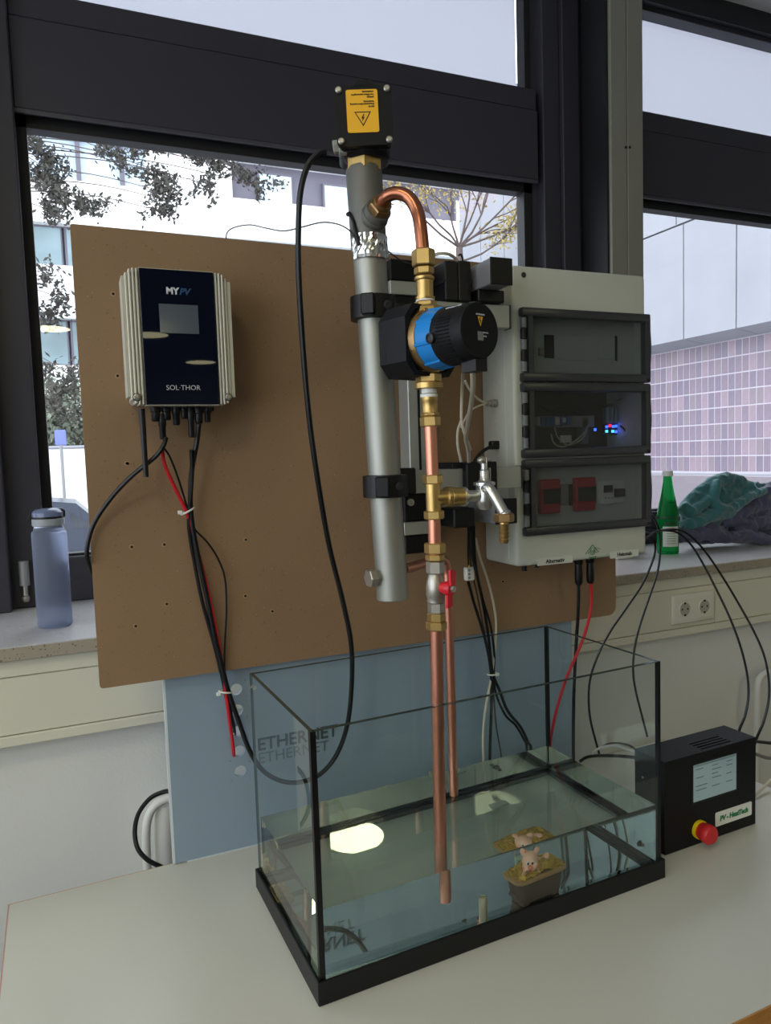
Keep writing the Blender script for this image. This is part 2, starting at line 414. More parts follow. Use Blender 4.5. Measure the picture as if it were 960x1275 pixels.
struct(B(1.098, 1.118, 1.09, 1.13, .372, CEIL).build('trim_5', M_frame3))  # lighter grey stands in for daylight reflected in this gap
struct(B(3.2, X1, .92, 1.13, .372, CEIL).build('trim_6', M_frame))
struct(B(X0, -2.2, .92, 1.13, .372, CEIL).build('trim_7', M_frame))
p = sroot('trim_8', (1.32, .97, .372))
B(1.263, 1.3225, .92, 1.04, .372, CEIL, bev=.002).build('post_half', M_post, p)
B(1.3245, 1.384, .92, 1.04, .372, CEIL, bev=.002).build('post_half', M_post, p)
B(1.255, 1.262, .93, 1.045, .372, CEIL).build('post_shade_strip', M_frame2, p)  # black strip standing in for the post's shaded left side
for px in (779, 784):
    q = P(px, 183.5, .92); MB().lathe([(.004, 0), (.004, .002), (.001, .0025)], q, (0, -1, 0), 12).build('screw_head', M_dark, p)
# hinge on the window frame
hg = P(31, 722, 1.028)
h = thing('window_hinge', 'small pale hinge barrel low on the dark frame beside the blue bottle', 'hinge', (hg.x, 1.028, hg.z-.05))
MB().cyl((hg.x, 1.02, hg.z-.012), (hg.x, 1.02, hg.z+.045), .011).build('hinge_barrel', M_alug, h)
MB().cyl((hg.x, 1.02, hg.z-.035), (hg.x, 1.02, hg.z-.012), .006).lathe([(.006, 0), (.009, .004), (.009, .012), (.004, .016)], (hg.x, 1.02, hg.z-.05), (0, 0, 1)).build('hinge_pin', M_nickel, h)
# blinds behind the upper panes
for (a, b_, lab) in ((-.30, 1.078, 'pale screen blind filling the pane above the tree view'), (1.356, 3.18, 'pale screen blind in the upper pane right of the grey post'), (-2.18, -.72, 'pale screen blind in the upper pane beyond the left mullion')):
    r = thing('roller_blind', lab, 'blind', ((a+b_)/2, 1.13, 1.78))
    B(a, b_, 1.132, 1.134, 1.782, 2.12).build('blind_fabric', M_blind, r)
    B(a, b_, 1.128, 1.138, 1.76, 1.779).build('hem_bar', M_alug, r)
# double socket on the trunking
sa = P(834.5, 741, .651); sb = P(886, 735, .651); sc_ = P(838, 778, .651)
z1 = sa.z; z0 = sc_.z+.001; cxs = (sa.x+sb.x)/2
s = thing('wall_socket', 'white double power socket on the cream trunking under the sill', 'socket', (cxs, .651, z0))
B(sa.x, sb.x, .640, .651, z0, z1, bev=.004, seg=3).build('socket_frame', M_socket, s)
for dx in (-.0355, .0355):
    zc = (z0+z1)/2
    i = MB().box(cxs+dx-.029, cxs+dx+.029, .6398, .641, zc-.029, zc+.029, bev=.0008).build('socket_insert', M_socket, s)
    MB().lathe([(.021, 0), (.0195, .0015), (.0185, .0016)], (cxs+dx, .6396, zc), (0, -1, 0), 28).build('socket_ring', M_socket, i)
    MB().lathe([(.0182, 0), (.0182, .0005)], (cxs+dx, .6383, zc), (0, -1, 0), 28).build('socket_well', mat('socket_well', (176, 172, 158), .5), i)
    hh = MB()
    for ddx in (-.0095, .0095): hh.cyl((cxs+dx+ddx, .6385, zc), (cxs+dx+ddx, .6374, zc), .0026)
    hh.box(cxs+dx-.003, cxs+dx+.003, .6372, .6384, zc+.0135, zc+.019).box(cxs+dx-.003, cxs+dx+.003, .6372, .6384, zc-.019, zc-.0135)
    hh.build('contact_hole', M_dark, i)

# ceiling lamps -------------------------------------------------------------
for k, (x, y) in enumerate(LAMPS):
    r = thing('ceiling_lamp', 'round ceiling lamp behind the viewer', 'lamp', (x, y, CEIL-.07), 0, 'ceiling lamps in the room')
    MB().lathe([(.23, 0), (.23, .035), (.21, .05)], (x, y, CEIL-.05), (0, 0, 1), 32).build('lamp_tray', M_lampm, r)
    ld = bpy.data.lights.new('lamp_tube', 'AREA'); ld.shape = 'DISK'; ld.size = .42; ld.energy = LAMP_W; ld.color = (1.0, .92, .56)
    lo = bpy.data.objects.new('lamp_tube', ld); col.objects.link(lo); lo.parent = r; lo.location = (0, 0, .012)
# daylight portals in the window openings
for nm, c, rot, sx, sy in (('portal_left_wall', (X0-.13, (LW[0]+LW[1])/2, (LW[2]+LW[3])/2), (0, -math.pi/2, 0), LW[3]-LW[2], LW[1]-LW[0]),
        ('portal_window_1', (.39, 1.15, 1.0), (math.pi/2, 0, math.pi), 1.4, 1.05), ('portal_window_2', (2.27, 1.15, 1.0), (math.pi/2, 0, math.pi), 1.86, 1.05), ('portal_window_3', (-1.45, 1.15, 1.0), (math.pi/2, 0, math.pi), 1.5, 1.05)):
    ld = bpy.data.lights.new(nm, 'AREA'); ld.shape = 'RECTANGLE'; ld.size = sx; ld.size_y = sy; ld.cycles.is_portal = True
    lo = bpy.data.objects.new(nm, ld); col.objects.link(lo); lo.location = c; lo.rotation_euler = rot
    if nm == 'portal_left_wall': lo.rotation_euler = (0, -math.pi/2, 0)
    else: lo.rotation_euler = (-math.pi/2, 0, 0)

# ------------------------------------------------------------------ outdoors
struct(B(-30, 40, 1.4, 60, -1.5, -1.42).build('ground', M_asph))
# wing of the building seen through the right window
XW = 8.0
wing = thing('building_wing', 'concrete and tile clad wing of the building seen through the right window', 'building', (XW, 8, -1.42))
B(XW+.003, XW+1.5, 2.6, 14, -1.42, 2.1).build('backing_wall', M_grout, wing)
MB().box(XW+.1, XW+1.5, 2.6, 14, 2.1, 7).build('backing_wall', M_concd, wing)
# tiles
rows = 8; th = (2.095-.32)/rows; tw = .1128; y_hi = 8.9; near = MB()
tmesh = []
for mm in M_tile:
    me = MB().box(-.001, .03, -tw/2+.0065, tw/2-.0065, -th/2+.009, th/2-.009, bev=.003).mesh('tile'); me.materials.append(mm); tmesh.append(me)
rr = random.Random(3)
ncol = int((y_hi-5.35)/tw)
base = V(wing.location)
for c in range(ncol):
    for r_ in range(rows):
        y = y_hi - tw*(c+.5); z = .32+th*(r_+.5)
        k = rr.choices((0, 1, 2, 3), (5, 2.4, 3, 2))[0]
        piece('tile', tmesh[k], wing, V((XW-.002+rr.uniform(-.002, .002), y, z))-base)
far = MB()
for yy0, n in ((y_hi, 44), (y_hi-ncol*tw-24*tw, 24)):
    for c in range(n):
        for r_ in range(rows):
            y = yy0 + tw*(c+.5); z = .32+th*(r_+.5); far.add([(XW, y-tw/2+.008, z-th/2+.011), (XW, y+tw/2-.008, z-th/2+.011), (XW, y+tw/2-.008, z+th/2-.011), (XW, y-tw/2+.008, z+th/2-.011), (XW+.03, y-tw/2+.008, z-th/2+.011), (XW+.03, y+tw/2-.008, z-th/2+.011), (XW+.03, y+tw/2-.008, z+th/2-.011), (XW+.03, y-tw/2+.008, z+th/2-.011)], [[0, 1, 2, 3], [0, 1, 5, 4], [1, 2, 6, 5], [2, 3, 7, 6], [3, 0, 4, 7]], False)
o = far.build('tile_field', M_tile[0], wing); o['kind'] = 'stuff'
B(XW-.006, XW+.1, 2.6, 14, .272, .300, bev=.002).build('plinth_ledge', M_conc, wing)
B(XW, XW+.1, 2.6, 14, -1.42, .258).build('plinth', mat('plinth_rose', (138, 128, 134), .85), wing)
XP = 7.6; ys = [6.92+.87*i for i in range(-5, 8)]
for a, b_ in zip(ys[:-1], ys[1:]):
    MB().prism([(XP, 2.165), (XP+.5, 2.085), (XP+.5, 3.71), (XP, 3.71)], (0, a+.010, 0), (1, 0, 0), (0, 0, 1), (0, b_-a-.02, 0)).build('concrete_panel', M_conc, wing)
    MB().box(XP, XP+.5, a+.14, b_+.12, 3.735, 5.6).build('concrete_panel', M_conc, wing)
# building across the street
YF = 22.0
bl = thing('office_building', 'white rendered office block across the street with ribbon windows', 'building', (5, YF, -1.42))
for z0, z1, x0, x1 in ((7.49, 8.70, -9, 26), (4.87, 6.33, -9, 26), (2.2, 3.55, -9, 26)):
    B(x0, x1, YF, YF+.6, z0, z1).build('spandrel_band', M_fac, bl)
B(-9, 26, YF+.5, YF+6, -1.42, 14).build('core_wall', M_facg, bl)
B(-9, 26, YF-.02, YF+.6, 9.95, 13.5).build('parapet', M_fac, bl)
B(-9, 4.7, YF+.3, YF+.5, 8.70, 9.95).build('pale_glazing', M_pale, bl)
for x in (-2.2, .33, 1.5, 2.9): B(x, x+.12, YF+.1, YF+.35, 8.70, 9.95).build('mullion', M_facg, bl)
B(2.2, 4.7, YF-.05, YF+.5, 8.68, 9.95).build('wall_slab', M_fac, bl)
for x0, z0, z1 in ((5.6, 8.7, 9.72), (7.75, 8.7, 9.6), (9.95, 8.7, 9.75), (12.6, 8.7, 9.62), (14.4, 8.7, 9.75)):
    wd = B(x0, x0+1.15, YF+.36, YF+.5, z0, z1).build('window', M_facg, bl)
    B(x0+.06, x0+1.09, YF+.34, YF+.36, z0, z1-.08).build('pane', M_pale, wd)
for z0, z1 in ((6.33, 7.49), (3.55, 4.87)):
    for k in range(12):
        x0 = -8.8+k*2.9
        wd = B(x0, x0+2.84, YF+.3, YF+.5, z0, z1).build('window', M_facg, bl)
        for j in (0, 1): B(x0+.06+j*1.4, x0+1.40+j*1.4, YF+.28, YF+.3, z0+.06, z1-.06).build('pane', M_fglass, wd)
gw = thing('garden_wall', 'low white wall across the street behind the parked car', 'wall', (2, 20, -1.42))
B(-8, 14, 20, 20.3, -1.42, 1.15, bev=.02).build('wall_body', M_fac, gw)
B(-8, 14, 19.95, 20.35, 1.15, 1.22, bev=.02).build('coping', M_conc, gw)
pole = P(79, 600, 17)
lp = thing('street_pole', 'thin grey street pole rising behind the parked car', 'pole', (pole.x, 17, -1.42))
MB().cyl((pole.x, 17, -1.42), (pole.x, 17, 1.35), .035).build('post', M_alug, lp)
MB().box(pole.x-.12, pole.x+.12, 16.96, 16.99, 1.15, 1.5, bev=.02).build('sign_plate', mat('sign_blue', (120, 130, 190), .5), lp)
# parked car
cx, cy = -1.55, 13.0
car = thing('car', 'dark grey parked car with red tail lamp lit, across the street', 'car', (cx, cy, -1.42))
def carx(x): return cx+x
prof = [(-2.1, .30), (2.1, .30), (2.16, .55), (2.12, .88), (2.0, 1.02), (1.75, 1.06), (1.3, 1.50), (.7, 1.58), (-.6, 1.54), (-1.1, 1.05), (-1.9, .92), (-2.15, .7)]
MB().prism(prof, (cx, cy-.85, -1.42), (1, 0, 0), (0, 0, 1), (0, 1.7, 0)).build('body', M_carp, car)
for pts, nm in (([(-.95, 1.07), (-.5, 1.46), (.25, 1.49), (.25, 1.07)], 'side_window'), ([(.32, 1.07), (.32, 1.49), (.75, 1.49), (1.05, 1.40), (1.15, 1.07)], 'side_window'), ([(1.24, 1.1), (1.2, 1.36), (1.5, 1.14), (1.52, 1.08)], 'quarter_window')):
    MB().prism(pts, (cx, cy-.862, -1.42), (1, 0, 0), (0, 0, 1), (0, .02, 0)).build(nm, M_carg, car)
for x in (-1.35, 1.35):
    wh = MB().cyl((cx+x, cy-.88, -1.10), (cx+x, cy-.64, -1.10), .33, seg=24).build('wheel', M_tyre, car)
    MB().cyl((cx+x, cy-.89, -1.10), (cx+x, cy-.87, -1.10), .21, seg=16).build('rim', M_alug, wh)
MB().box(cx+1.72, cx+2.13, cy-.885, cy-.6, -1.42+.80, -1.42+.98, bev=.03).build('tail_lamp', M_tail, car)
MB().box(cx+2.05, cx+2.22, cy-.8, cy+.8, -1.42+.32, -1.42+.6, bev=.04).build('bumper', M_black, car)

def tree(name, label, x, y, h, spread, leafmat, nleaf, clump, group='trees beyond the window', seed=1, z0=-1.42, depth=4, leaf=.05, targets=None, trunk=.12, drop=.0, limb=.28):
    r = random.Random(seed); t = thing(name, label, 'tree', (x, y, z0), 0, None)
    br = MB(); tips = []
    def grow(p, d, L, rad, dep):
        pts = [p]; q = p.copy(); dd = d.copy()
        for i in range(4):
            dd = (dd + V((r.uniform(-.22, .22), r.uniform(-.22, .22), r.uniform(-.14, .18)-drop))).normalized(); q = q+dd*(L/4); pts.append(q.copy())
            if dep <= 1: tips.append((q.copy(), L))
        br.tube(pts, rad, 5, 1, rad*.6)
        if dep > 0:
            for k in range(3):
                nd = (dd + V((r.uniform(-1, 1), r.uniform(-1, 1), r.uniform(-.4, .7)))*spread).normalized()
                grow(pts[r.choice((2, 3, 4))], nd, L*r.uniform(.55, .8), rad*.55, dep-1)
    if targets and limb < .1:
        br.tube([(x, y, z0), (x+.05, y, z0+h*.5), (x, y, z0+h)], trunk, 7, 3, trunk*.5)
        for tg, L in targets:
            s0 = V((x, y, min(tg.z+r.uniform(0, .5), z0+h))); md = s0.lerp(tg, .6)+V((0, 0, .12))
            br.tube([s0, md, tg], trunk*limb, 5, 5, .004)
            for k in range(6):
                e_ = tg+V((r.gauss(0, .12), r.gauss(0, .12), r.gauss(-.03, .10))); br.tube([tg.lerp(md, r.uniform(0, .25)), e_], .004, 4, 1, .002); tips.append((e_, L)); tips.append((tg.lerp(e_, .5), L))
    elif targets:
        br.tube([(x, y, z0), (x+.05, y, z0+h*.5), (x, y, z0+h)], trunk, 7, 3, trunk*.5)
        for tg, L in targets:
            s0 = V((x, y, min(tg.z+r.uniform(-.3, .5), z0+h))); grow(s0, (tg-s0).normalized(), (tg-s0).length*L, trunk*limb, depth)
    else: grow(V((x, y, z0)), V((0, 0, 1)), h*.5, trunk, depth)
    br.build('trunk', M_bark, t)
    lv = MB()
    for k in range(nleaf):
        p, L = r.choice(tips); c = p+V((r.gauss(0, 1), r.gauss(0, 1), r.gauss(0, 1)))*clump
        a = V((r.uniform(-1, 1), r.uniform(-1, 1), r.uniform(-1, 1))).normalized(); b_ = a.cross(V((r.uniform(-1, 1), r.uniform(-1, 1), r.uniform(-1, 1)))).normalized()
        s_ = leaf*r.uniform(.5, 1.3)
        lv.add([c-a*s_, c+b_*s_*.45, c+a*s_, c-b_*s_*.45], [[0, 1, 2, 3]], False)
    o = lv.build('foliage', leafmat, t); o['kind'] = 'stuff'
    return t
yt = 9.0
tl = [P(*q_, yt) for q_ in ((42, 172), (50, 188), (58, 200), (48, 212), (64, 214), (74, 232), (60, 240), (84, 246), (100, 252), (66, 262), (112, 254), (130, 177), (143, 192), (172, 186), (190, 180), (180, 212), (205, 215), (196, 236), (212, 250), (245, 190), (262, 205), (255, 228), (200, 262), (275, 200), (310, 215), (325, 232))]
tree('pine_tree', 'dark pine with needle clumps hanging before the white office block, at the left pane edge', -1.6, 9.3, 7.2, .9, M_leafd, 5200, .045, targets=[(q, 1.0) for q in tl], seed=5, leaf=.038, trunk=.16, limb=.06)
tr_ = [P(640, 245, 10), P(600, 240, 10), P(655, 280, 10), P(560, 255, 10), P(520, 240, 10), P(630, 310, 10), P(590, 225, 10), P(490, 235, 10), P(650, 235, 10), P(620, 262, 10)]
tree('bare_tree', 'bare branching tree with a few yellow leaves behind the copper bend', 6.0, 10.3, 5.6, .8, M_leafy, 2600, .09, targets=[(q, 1.0) for q in tr_], seed=9, depth=2, leaf=.035, trunk=.12, limb=.17)
tb = [P(62, 345, 8), P(78, 372, 8), P(66, 395, 8), P(70, 480, 8), P(84, 520, 8), P(60, 455, 8), P(75, 500, 8), P(92, 470, 8)]
tree('young_tree', 'thin dark branches low in the left strip of glass beside the hardboard', -1.15, 8.2, 3.9, .8, M_leafd, 1300, .05, targets=[(q, 1.0) for q in tb], seed=12, leaf=.035, trunk=.05, limb=.09)
def hedge(name, label, x0, x1, y, z0, z1, n, seed, m_):
    r = random.Random(seed); t = thing(name, label, 'shrub', ((x0+x1)/2, y, -1.42)); b_ = MB(); lv = MB()
    for k in range(9):
        x = x0+(x1-x0)*(k+.5)/9; b_.tube([(x, y, -1.42), (x+r.uniform(-.2, .2), y, (z0-1.42)/2), (x+r.uniform(-.3, .3), y, z1-.3)], .05, 5, 3, .02)
    b_.build('stems', M_bark, t)
    for k in range(n):
        c = V((r.uniform(x0, x1), y+r.uniform(-.5, .5), z0+(z1-z0)*r.betavariate(1.3, 1.5)+.35*math.sin(k*.37))); s_ = r.uniform(.05, .13)
        a = V((r.uniform(-1, 1), r.uniform(-1, 1), r.uniform(-1, 1))).normalized(); q = a.cross(V((r.uniform(-1, 1), r.uniform(-1, 1), .3))).normalized()
        lv.add([c-a*s_, c+q*s_*.6, c+a*s_, c-q*s_*.6], [[0, 1, 2, 3]], False)
    o = lv.build('foliage', m_, t); o['kind'] = 'stuff'
hedge('shrub_row', 'grey green shrubs above the low white wall across the street', -3, 4, 20.9, 1.2, 2.9, 5000, 4, M_hedge)

# ------------------------------------------------------------------ table
TR = .024; TX, TY = -.386, .428; TL, TD = 1.400, .690
tb_ = thing('table', 'white laminate table carrying the aquarium, with a beech front edge', 'table', (TX, TY, FLOOR), TR)
def tl_(x0, x1, y0, y1, z0, z1, bev=0): return MB().box(x0, x1, y0, y1, z0-FLOOR, z1-FLOOR, bev=bev)
tl_(.0022, TL-.0022, -TD+.0022, -.0022, -.028, 0).build('table_top', M_lam, tb_, local=True)
tl_(0, TL, -TD, -TD+.002, -.028, -.0004).build('edge_band', M_wood, tb_, local=True)
tl_(0, TL, -.002, 0, -.028, -.0004).build('edge_band', M_wood, tb_, local=True)
tl_(0, .002, -TD, 0, -.028, -.0004).build('edge_band', M_pink, tb_, local=True)
tl_(TL-.002, TL, -TD, 0, -.028, -.0004).build('edge_band', M_pink, tb_, local=True)
for x in (.05, TL-.05):
    for y in (-.05, -TD+.05): tl_(x-.02, x+.02, y-.02, y+.02, FLOOR, -.028, bev=.003).build('leg', M_alug, tb_, local=True)
tl_(.07, TL-.07, -.06, -.04, -.09, -.028).build('apron', M_alug, tb_, local=True)
tl_(.07, TL-.07, -TD+.04, -TD+.06, -.09, -.028).build('apron', M_alug, tb_, local=True)

# ------------------------------------------------------------------ blue panel behind the tank
YBL = .424
bp_ = thing('blue_panel', 'blue grey plastic panel standing on the table behind the aquarium', 'panel', (.30, .428, 0))
bx0, bx1, bz1 = -.125, .722, .62
holes = [P(303, 857, YBL), P(297, 884, YBL), P(294, 911, YBL), P(294.5, 936, YBL), P(295.5, 961, YBL)]
hx = sum(h_.x for h_ in holes)/5; cell = .034
zs = sorted(h_.z for h_ in holes)
mb = MB()
def rect(mb, x0, x1, z0, z1): mb.box(x0, x1, YBL, YBL+.008, z0, z1)
rect(mb, bx0, hx-cell/2, .003, bz1); rect(mb, hx+cell/2, bx1, .003, bz1)
cur = .003
for z in zs:
    a, b_ = z-cell*.47, z+cell*.47
    rect(mb, hx-cell/2, hx+cell/2, cur, a); cur = b_
    n = 32; R_ = .0103; vs = []; fs = []
    for yy in (YBL, YBL+.008):
        for i in range(n):
            t = 2*math.pi*i/n; c_, s_ = math.cos(t), math.sin(t); vs.append((hx+R_*c_, yy, z+R_*s_))
        for i in range(n):
            t = 2*math.pi*i/n; c_, s_ = math.cos(t), math.sin(t); k = min((cell/2)/max(abs(c_), 1e-9), ((b_-a)/2)/max(abs(s_), 1e-9)); vs.append((hx+k*c_, yy, z+k*s_))
    for i in range(n):
        j = (i+1) % n
        fs += [[i, j, n+j, n+i], [2*n+i, 2*n+j, 3*n+j, 3*n+i], [i, j, 2*n+j, 2*n+i]]
    mb.add(vs, fs, False)
rect(mb, hx-cell/2, hx+cell/2, cur, bz1)
mb.build('panel_sheet', M_blue, bp_)
B(bx0-.004, bx0, YBL, YBL+.008, .003, bz1).build('panel_edge', M_bluee, bp_)
MB().box(bx0+.02, bx0+.06, YBL+.008, YBL+.03, 0, .10).box(bx1-.06, bx1-.02, YBL+.008, YBL+.03, 0, .10).box(bx0+.02, bx1-.02, YBL+.001, YBL+.007, 0, .003).build('foot', M_bluee, bp_)
q = P(352, 921, YBL-.0005); d = (P(385, 915.5, YBL)-P(320, 927, YBL)).normalized()
q2 = P(350, 940, YBL-.0005)
text('ETHERNET', .032, M_inkg, P(320, 928.5, YBL-.0008), (1, 0, 0), (0, 0, 1), bp_, align='LEFT', off=.0006)
text('ETHERNET', .028, M_ghost, P(321, 945.5, YBL-.0008), (1, 0, 0), (0, 0, 1), bp_, align='LEFT')  # paler second copy paints the lettering's ghost image in the glass

# ------------------------------------------------------------------ hardboard
YB0 = .40
def rrect(x0, x1, z0, z1, rad):
    """rounded rectangle, rad = (bottom left, bottom right, top right, top left)"""
    out = []
    for (cx_, cz, r_, a0) in ((x0, z0, rad[0], 180), (x1, z0, rad[1], 270), (x1, z1, rad[2], 0), (x0, z1, rad[3], 90)):
        sx = 1 if cx_ == x0 else -1; sz = 1 if cz == z0 else -1
        for i in range(7):
            a = math.radians(a0+15*i); out.append((cx_+sx*r_+r_*math.cos(a), cz+sz*r_+r_*math.sin(a)))
    return out
hb = thing('hardboard', 'big brown hardboard sheet carrying the heater equipment above the table', 'board', (.295, .41, .34))
pa = P(84, 278, YB0); pb = P(128, 862, YB0); pc = P(767, 758, YB0)
BX0, BX1, BZ0, BZ1 = -.229, pc.x, .338, pa.z
MB().prism([(x_, z_-(.010*(x_-BX0)/(BX1-BX0) if z_ > .7 else 0)) for x_, z_ in rrect(BX0, BX1, BZ0, BZ1, (.006, .02, .02, .004))], (0, YB0, 0), (1, 0, 0), (0, 0, 1), (0, .019, 0)).build('board_sheet', M_board, hb)
for x, y in ((159, 577), (164, 681), (204.5, 678), (207.5, 752), (169, 779.5), (306, 672), (305.5, 742), (339, 761), (141, 366), (146.5, 468), (626, 724), (158, 577)):
    q = P(x, y, YB0); hr = MB().lathe([(.0042, 0), (.0040, .0006), (.0026, .0007)], q+V((0, .0002, 0)), (0, -1, 0), 14).build('hole_rim', M_boarde, hb)
    MB().cyl(q+V((0, -.0004, 0)), q+V((0, -.0010, 0)), .0023, seg=10).build('screw_hole', M_dark, hr)
for x in (.02, .55): B(x, x+.04, YB0+.0195, YBL-.0002, .40, .60).build('spacer_block', M_boarde, hb)

# ------------------------------------------------------------------ inverter on the board
YI = .315
iv = thing('inverter', 'black glass fronted solar heating controller with ribbed grey sides on the hardboard', 'inverter', (-.085, .36, .79))
ix0, ix1, iz0, iz1 = -.166, -.003, .789, .992
B(ix0+.008, ix1-.008, YI+.012, YB0-.001, iz0+.004, iz1-.004, bev=.004).build('back_case', M_fin, iv)
def side(x0, x1, outer):
    n = 5; b_ = MB(); wv = (x1-x0)/n
    for k in range(n):
        a = x0+k*wv; c_ = k if outer < 0 else n-1-k
        cut = (.016, .007, .002, 0, 0)[c_]; back = (.006, .002, 0, 0, 0)[c_]
        b_.box(a+.0009, a+wv-.0009, YI+back, YI+.04, iz0+cut, iz1-cut, bev=.0009)
    b_.box(x0+.001, x1, YI+.004, YI+.05, iz0+.012, iz1-.012)
    return b_
side(ix0, ix0+.0255, -1).build('ribbed_side', M_fin, iv)
side(ix1-.0255, ix1, 1).build('ribbed_side', M_fin, iv)
B(ix0+.0265, ix1-.0265, YI-.001, YI+.03, iz0, iz1, bev=.0008).build('front_glass', M_invg, iv)
B(ix0+.0262, ix1-.0262, YI+.0015, YI+.03, iz0-.0012, iz1+.0012).build('trim_frame', M_fin, iv)
a = P(197.5, 378, YI-.001); b_ = P(248, 416, YI-.001)
B(a.x, b_.x, YI-.0017, YI-.0008, b_.z, a.z).build('display', M_lcd, iv)
text('MY', .0135, M_inkw, P(222.5, 363, YI-.0012), (1, 0, 0), (0, 0, 1), iv, off=.0006, align='RIGHT')
text('PV', .0135, M_inkb, P(223, 363.3, YI-.0012), (1, 0, 0), (0, 0, 1), iv, off=.0005, align='LEFT', shear=.25)
text('SOL·THOR', .0108, M_inkw, P(228.5, 483, YI-.0012), (1, 0, 0), (0, 0, 1), iv, off=-.0001)
for px, py in ((170.5, 494.5), (284.5, 494.5)):
    q = P(px, py, YI)
    MB().lathe([(.0062, 0), (.0062, .0003)], (q.x, YI-.0005, q.z), (0, -1, 0), 20).build('screw_recess', M_charc, iv)
    MB().lathe([(.0050, 0), (.0050, .0012), (.0040, .0016), (.0036, .0008), (.0028, .0008), (.0028, .0022), (.001, .0024)], (q.x, YI-.0007, q.z), (0, -1, 0), 20).build('screw', M_nickel, iv)
def gl(px, z0, z1, r_, nm='cable_gland', Y=.35, m_=M_black, mb=None):
    q = P(px, 510, Y); return (mb or MB()).lathe([(r_*.8, 0), (r_, .002), (r_, (z1-z0)*.45), (r_*.82, (z1-z0)*.5), (r_*.82, (z1-z0)*.92), (r_*.65, z1-z0)], (q.x, Y, z1), (0, 0, -1), 14).build(nm, m_, iv)
gl(193.5, iz0-.024, iz0+.004, .0082); gl(207, iz0-.022, iz0+.003, .0078); gl(219, iz0-.030, iz0+.003, .0066); gl(237, iz0-.050, iz0+.003, .0060)
gl(247, iz0-.028, iz0+.003, .0075); gl(258, iz0-.026, iz0+.003, .0058); gl(201, iz0-.052, iz0-.012, .0062); gl(229, iz0-.02, iz0+.003, .006)
B(P(252, 510, .35).x, P(266, 510, .35).x, .345, .365, iz0-.008, iz0+.002, bev=.001).build('connector_strip', M_black, iv)
a0 = P(176.5, 509, .34); a1 = P(182, 594, .34)
MB().cyl(a0, a0.lerp(a1, .55), .0048, .0042, 12).cyl(a0.lerp(a1, .55), a1, .0042, .0040, 12).build('antenna', M_black, iv)

# ------------------------------------------------------------------ aluminium support frame on the board
fm = thing('profile_frame', 'grey aluminium profile frame bolted to the hardboard behind the pipes', 'frame', (.30, .30, .53))
B(.298, .338, .315, .355, .60, 1.0, bev=.0015).build('vertical_profile', M_alu, fm)
MB().box(.316, .3205, .3143, .3149, .62, .98).build('profile_groove', M_dark, fm)
B(.30, .468, .250, .271, .914, .954, bev=.0015).build('horizontal_profile', M_alu, fm)
B(.262, .486, .250, .271, .635, .674, bev=.0015).build('horizontal_profile', M_alu, fm)
B(.468, .471, .2495, .2715, .9135, .9545, bev=.001).build('end_cap', M_black, fm)
B(.486, .489, .2495, .2715, .6345, .6745, bev=.001).build('end_cap', M_black, fm)
B(.401, .442, .203, YB0, .976, 1.018, bev=.0015).build('standoff_profile', M_alug, fm)
B(.400, .443, .200, .203, .975, 1.019, bev=.001).build('end_cap', M_black, fm)
B(.401, .442, .203, YB0, .579, .620, bev=.0015).build('standoff_profile', M_alug, fm)
B(.400, .443, .200, .203, .578, .621, bev=.001).build('end_cap', M_black, fm)
# black brackets joining the profiles
B(.340, .365, .245, .30, .955, 1.02, bev=.002).build('corner_bracket', M_black, fm)
B(.366, .390, .245, .30, .955, 1.022, bev=.002).build('corner_bracket', M_black, fm)
B(.338, .392, .246, .31, .985, .988).build('bracket_seam', M_dark, fm)
B(.400, .452, .24, .30, .955, .976, bev=.002).build('corner_bracket', M_black, fm)
def fb_(px0, py0, px1, py1, Y, Y1, n, bev=.002):
    a_, b_ = P(px0, py0, Y), P(px1, py1, Y); B(a_.x, b_.x, Y, Y1, min(a_.z, b_.z), max(a_.z, b_.z), bev=bev).build(n, M_black, fm)
fb_(581, 577, 600.5, 612, .235, .30, 'corner_bracket'); fb_(602.5, 575, 620, 613, .235, .30, 'corner_bracket')
fb_(563, 576, 582, 583, .25, .32, 'bracket_plate', .001); fb_(565, 634, 592, 656, .215, .27, 'bracket_foot')
# mounting blocks behind the tube clamps, upper and lower
for za, zb in ((.905, 1.022), (.532, .635)):
    mx = .012 if za < .8 else 0
    m_ = za+(zb-za)*(.60 if za > .8 else .42)
    B(.250+mx, .298+mx, .266, YB0, za, m_-.012, bev=.002).build('mounting_block', M_blackm, fm)
    B(.250+mx, .298+mx, .266, YB0, m_+.012, zb, bev=.002).build('mounting_block', M_blackm, fm)
    B(.248+mx, .300+mx, .264, .395, m_-.011, m_+.011, bev=.001).build('clamped_plate', M_alu, fm)
    MB().lathe([(.006, 0), (.006, .004), (.0035, .004), (.0035, .001)], (.2615+mx, .266, zb-.015 if mx else za+.02), (0, -1, 0), 16).build('bolt', M_nickel, fm)
B(.30, .345, .29, YB0, .93, .972, bev=.002).build('standoff_profile', M_alug, fm)
B(.30, .40, .29, YB0, .595, .632, bev=.002).build('standoff_profile', M_alug, fm)
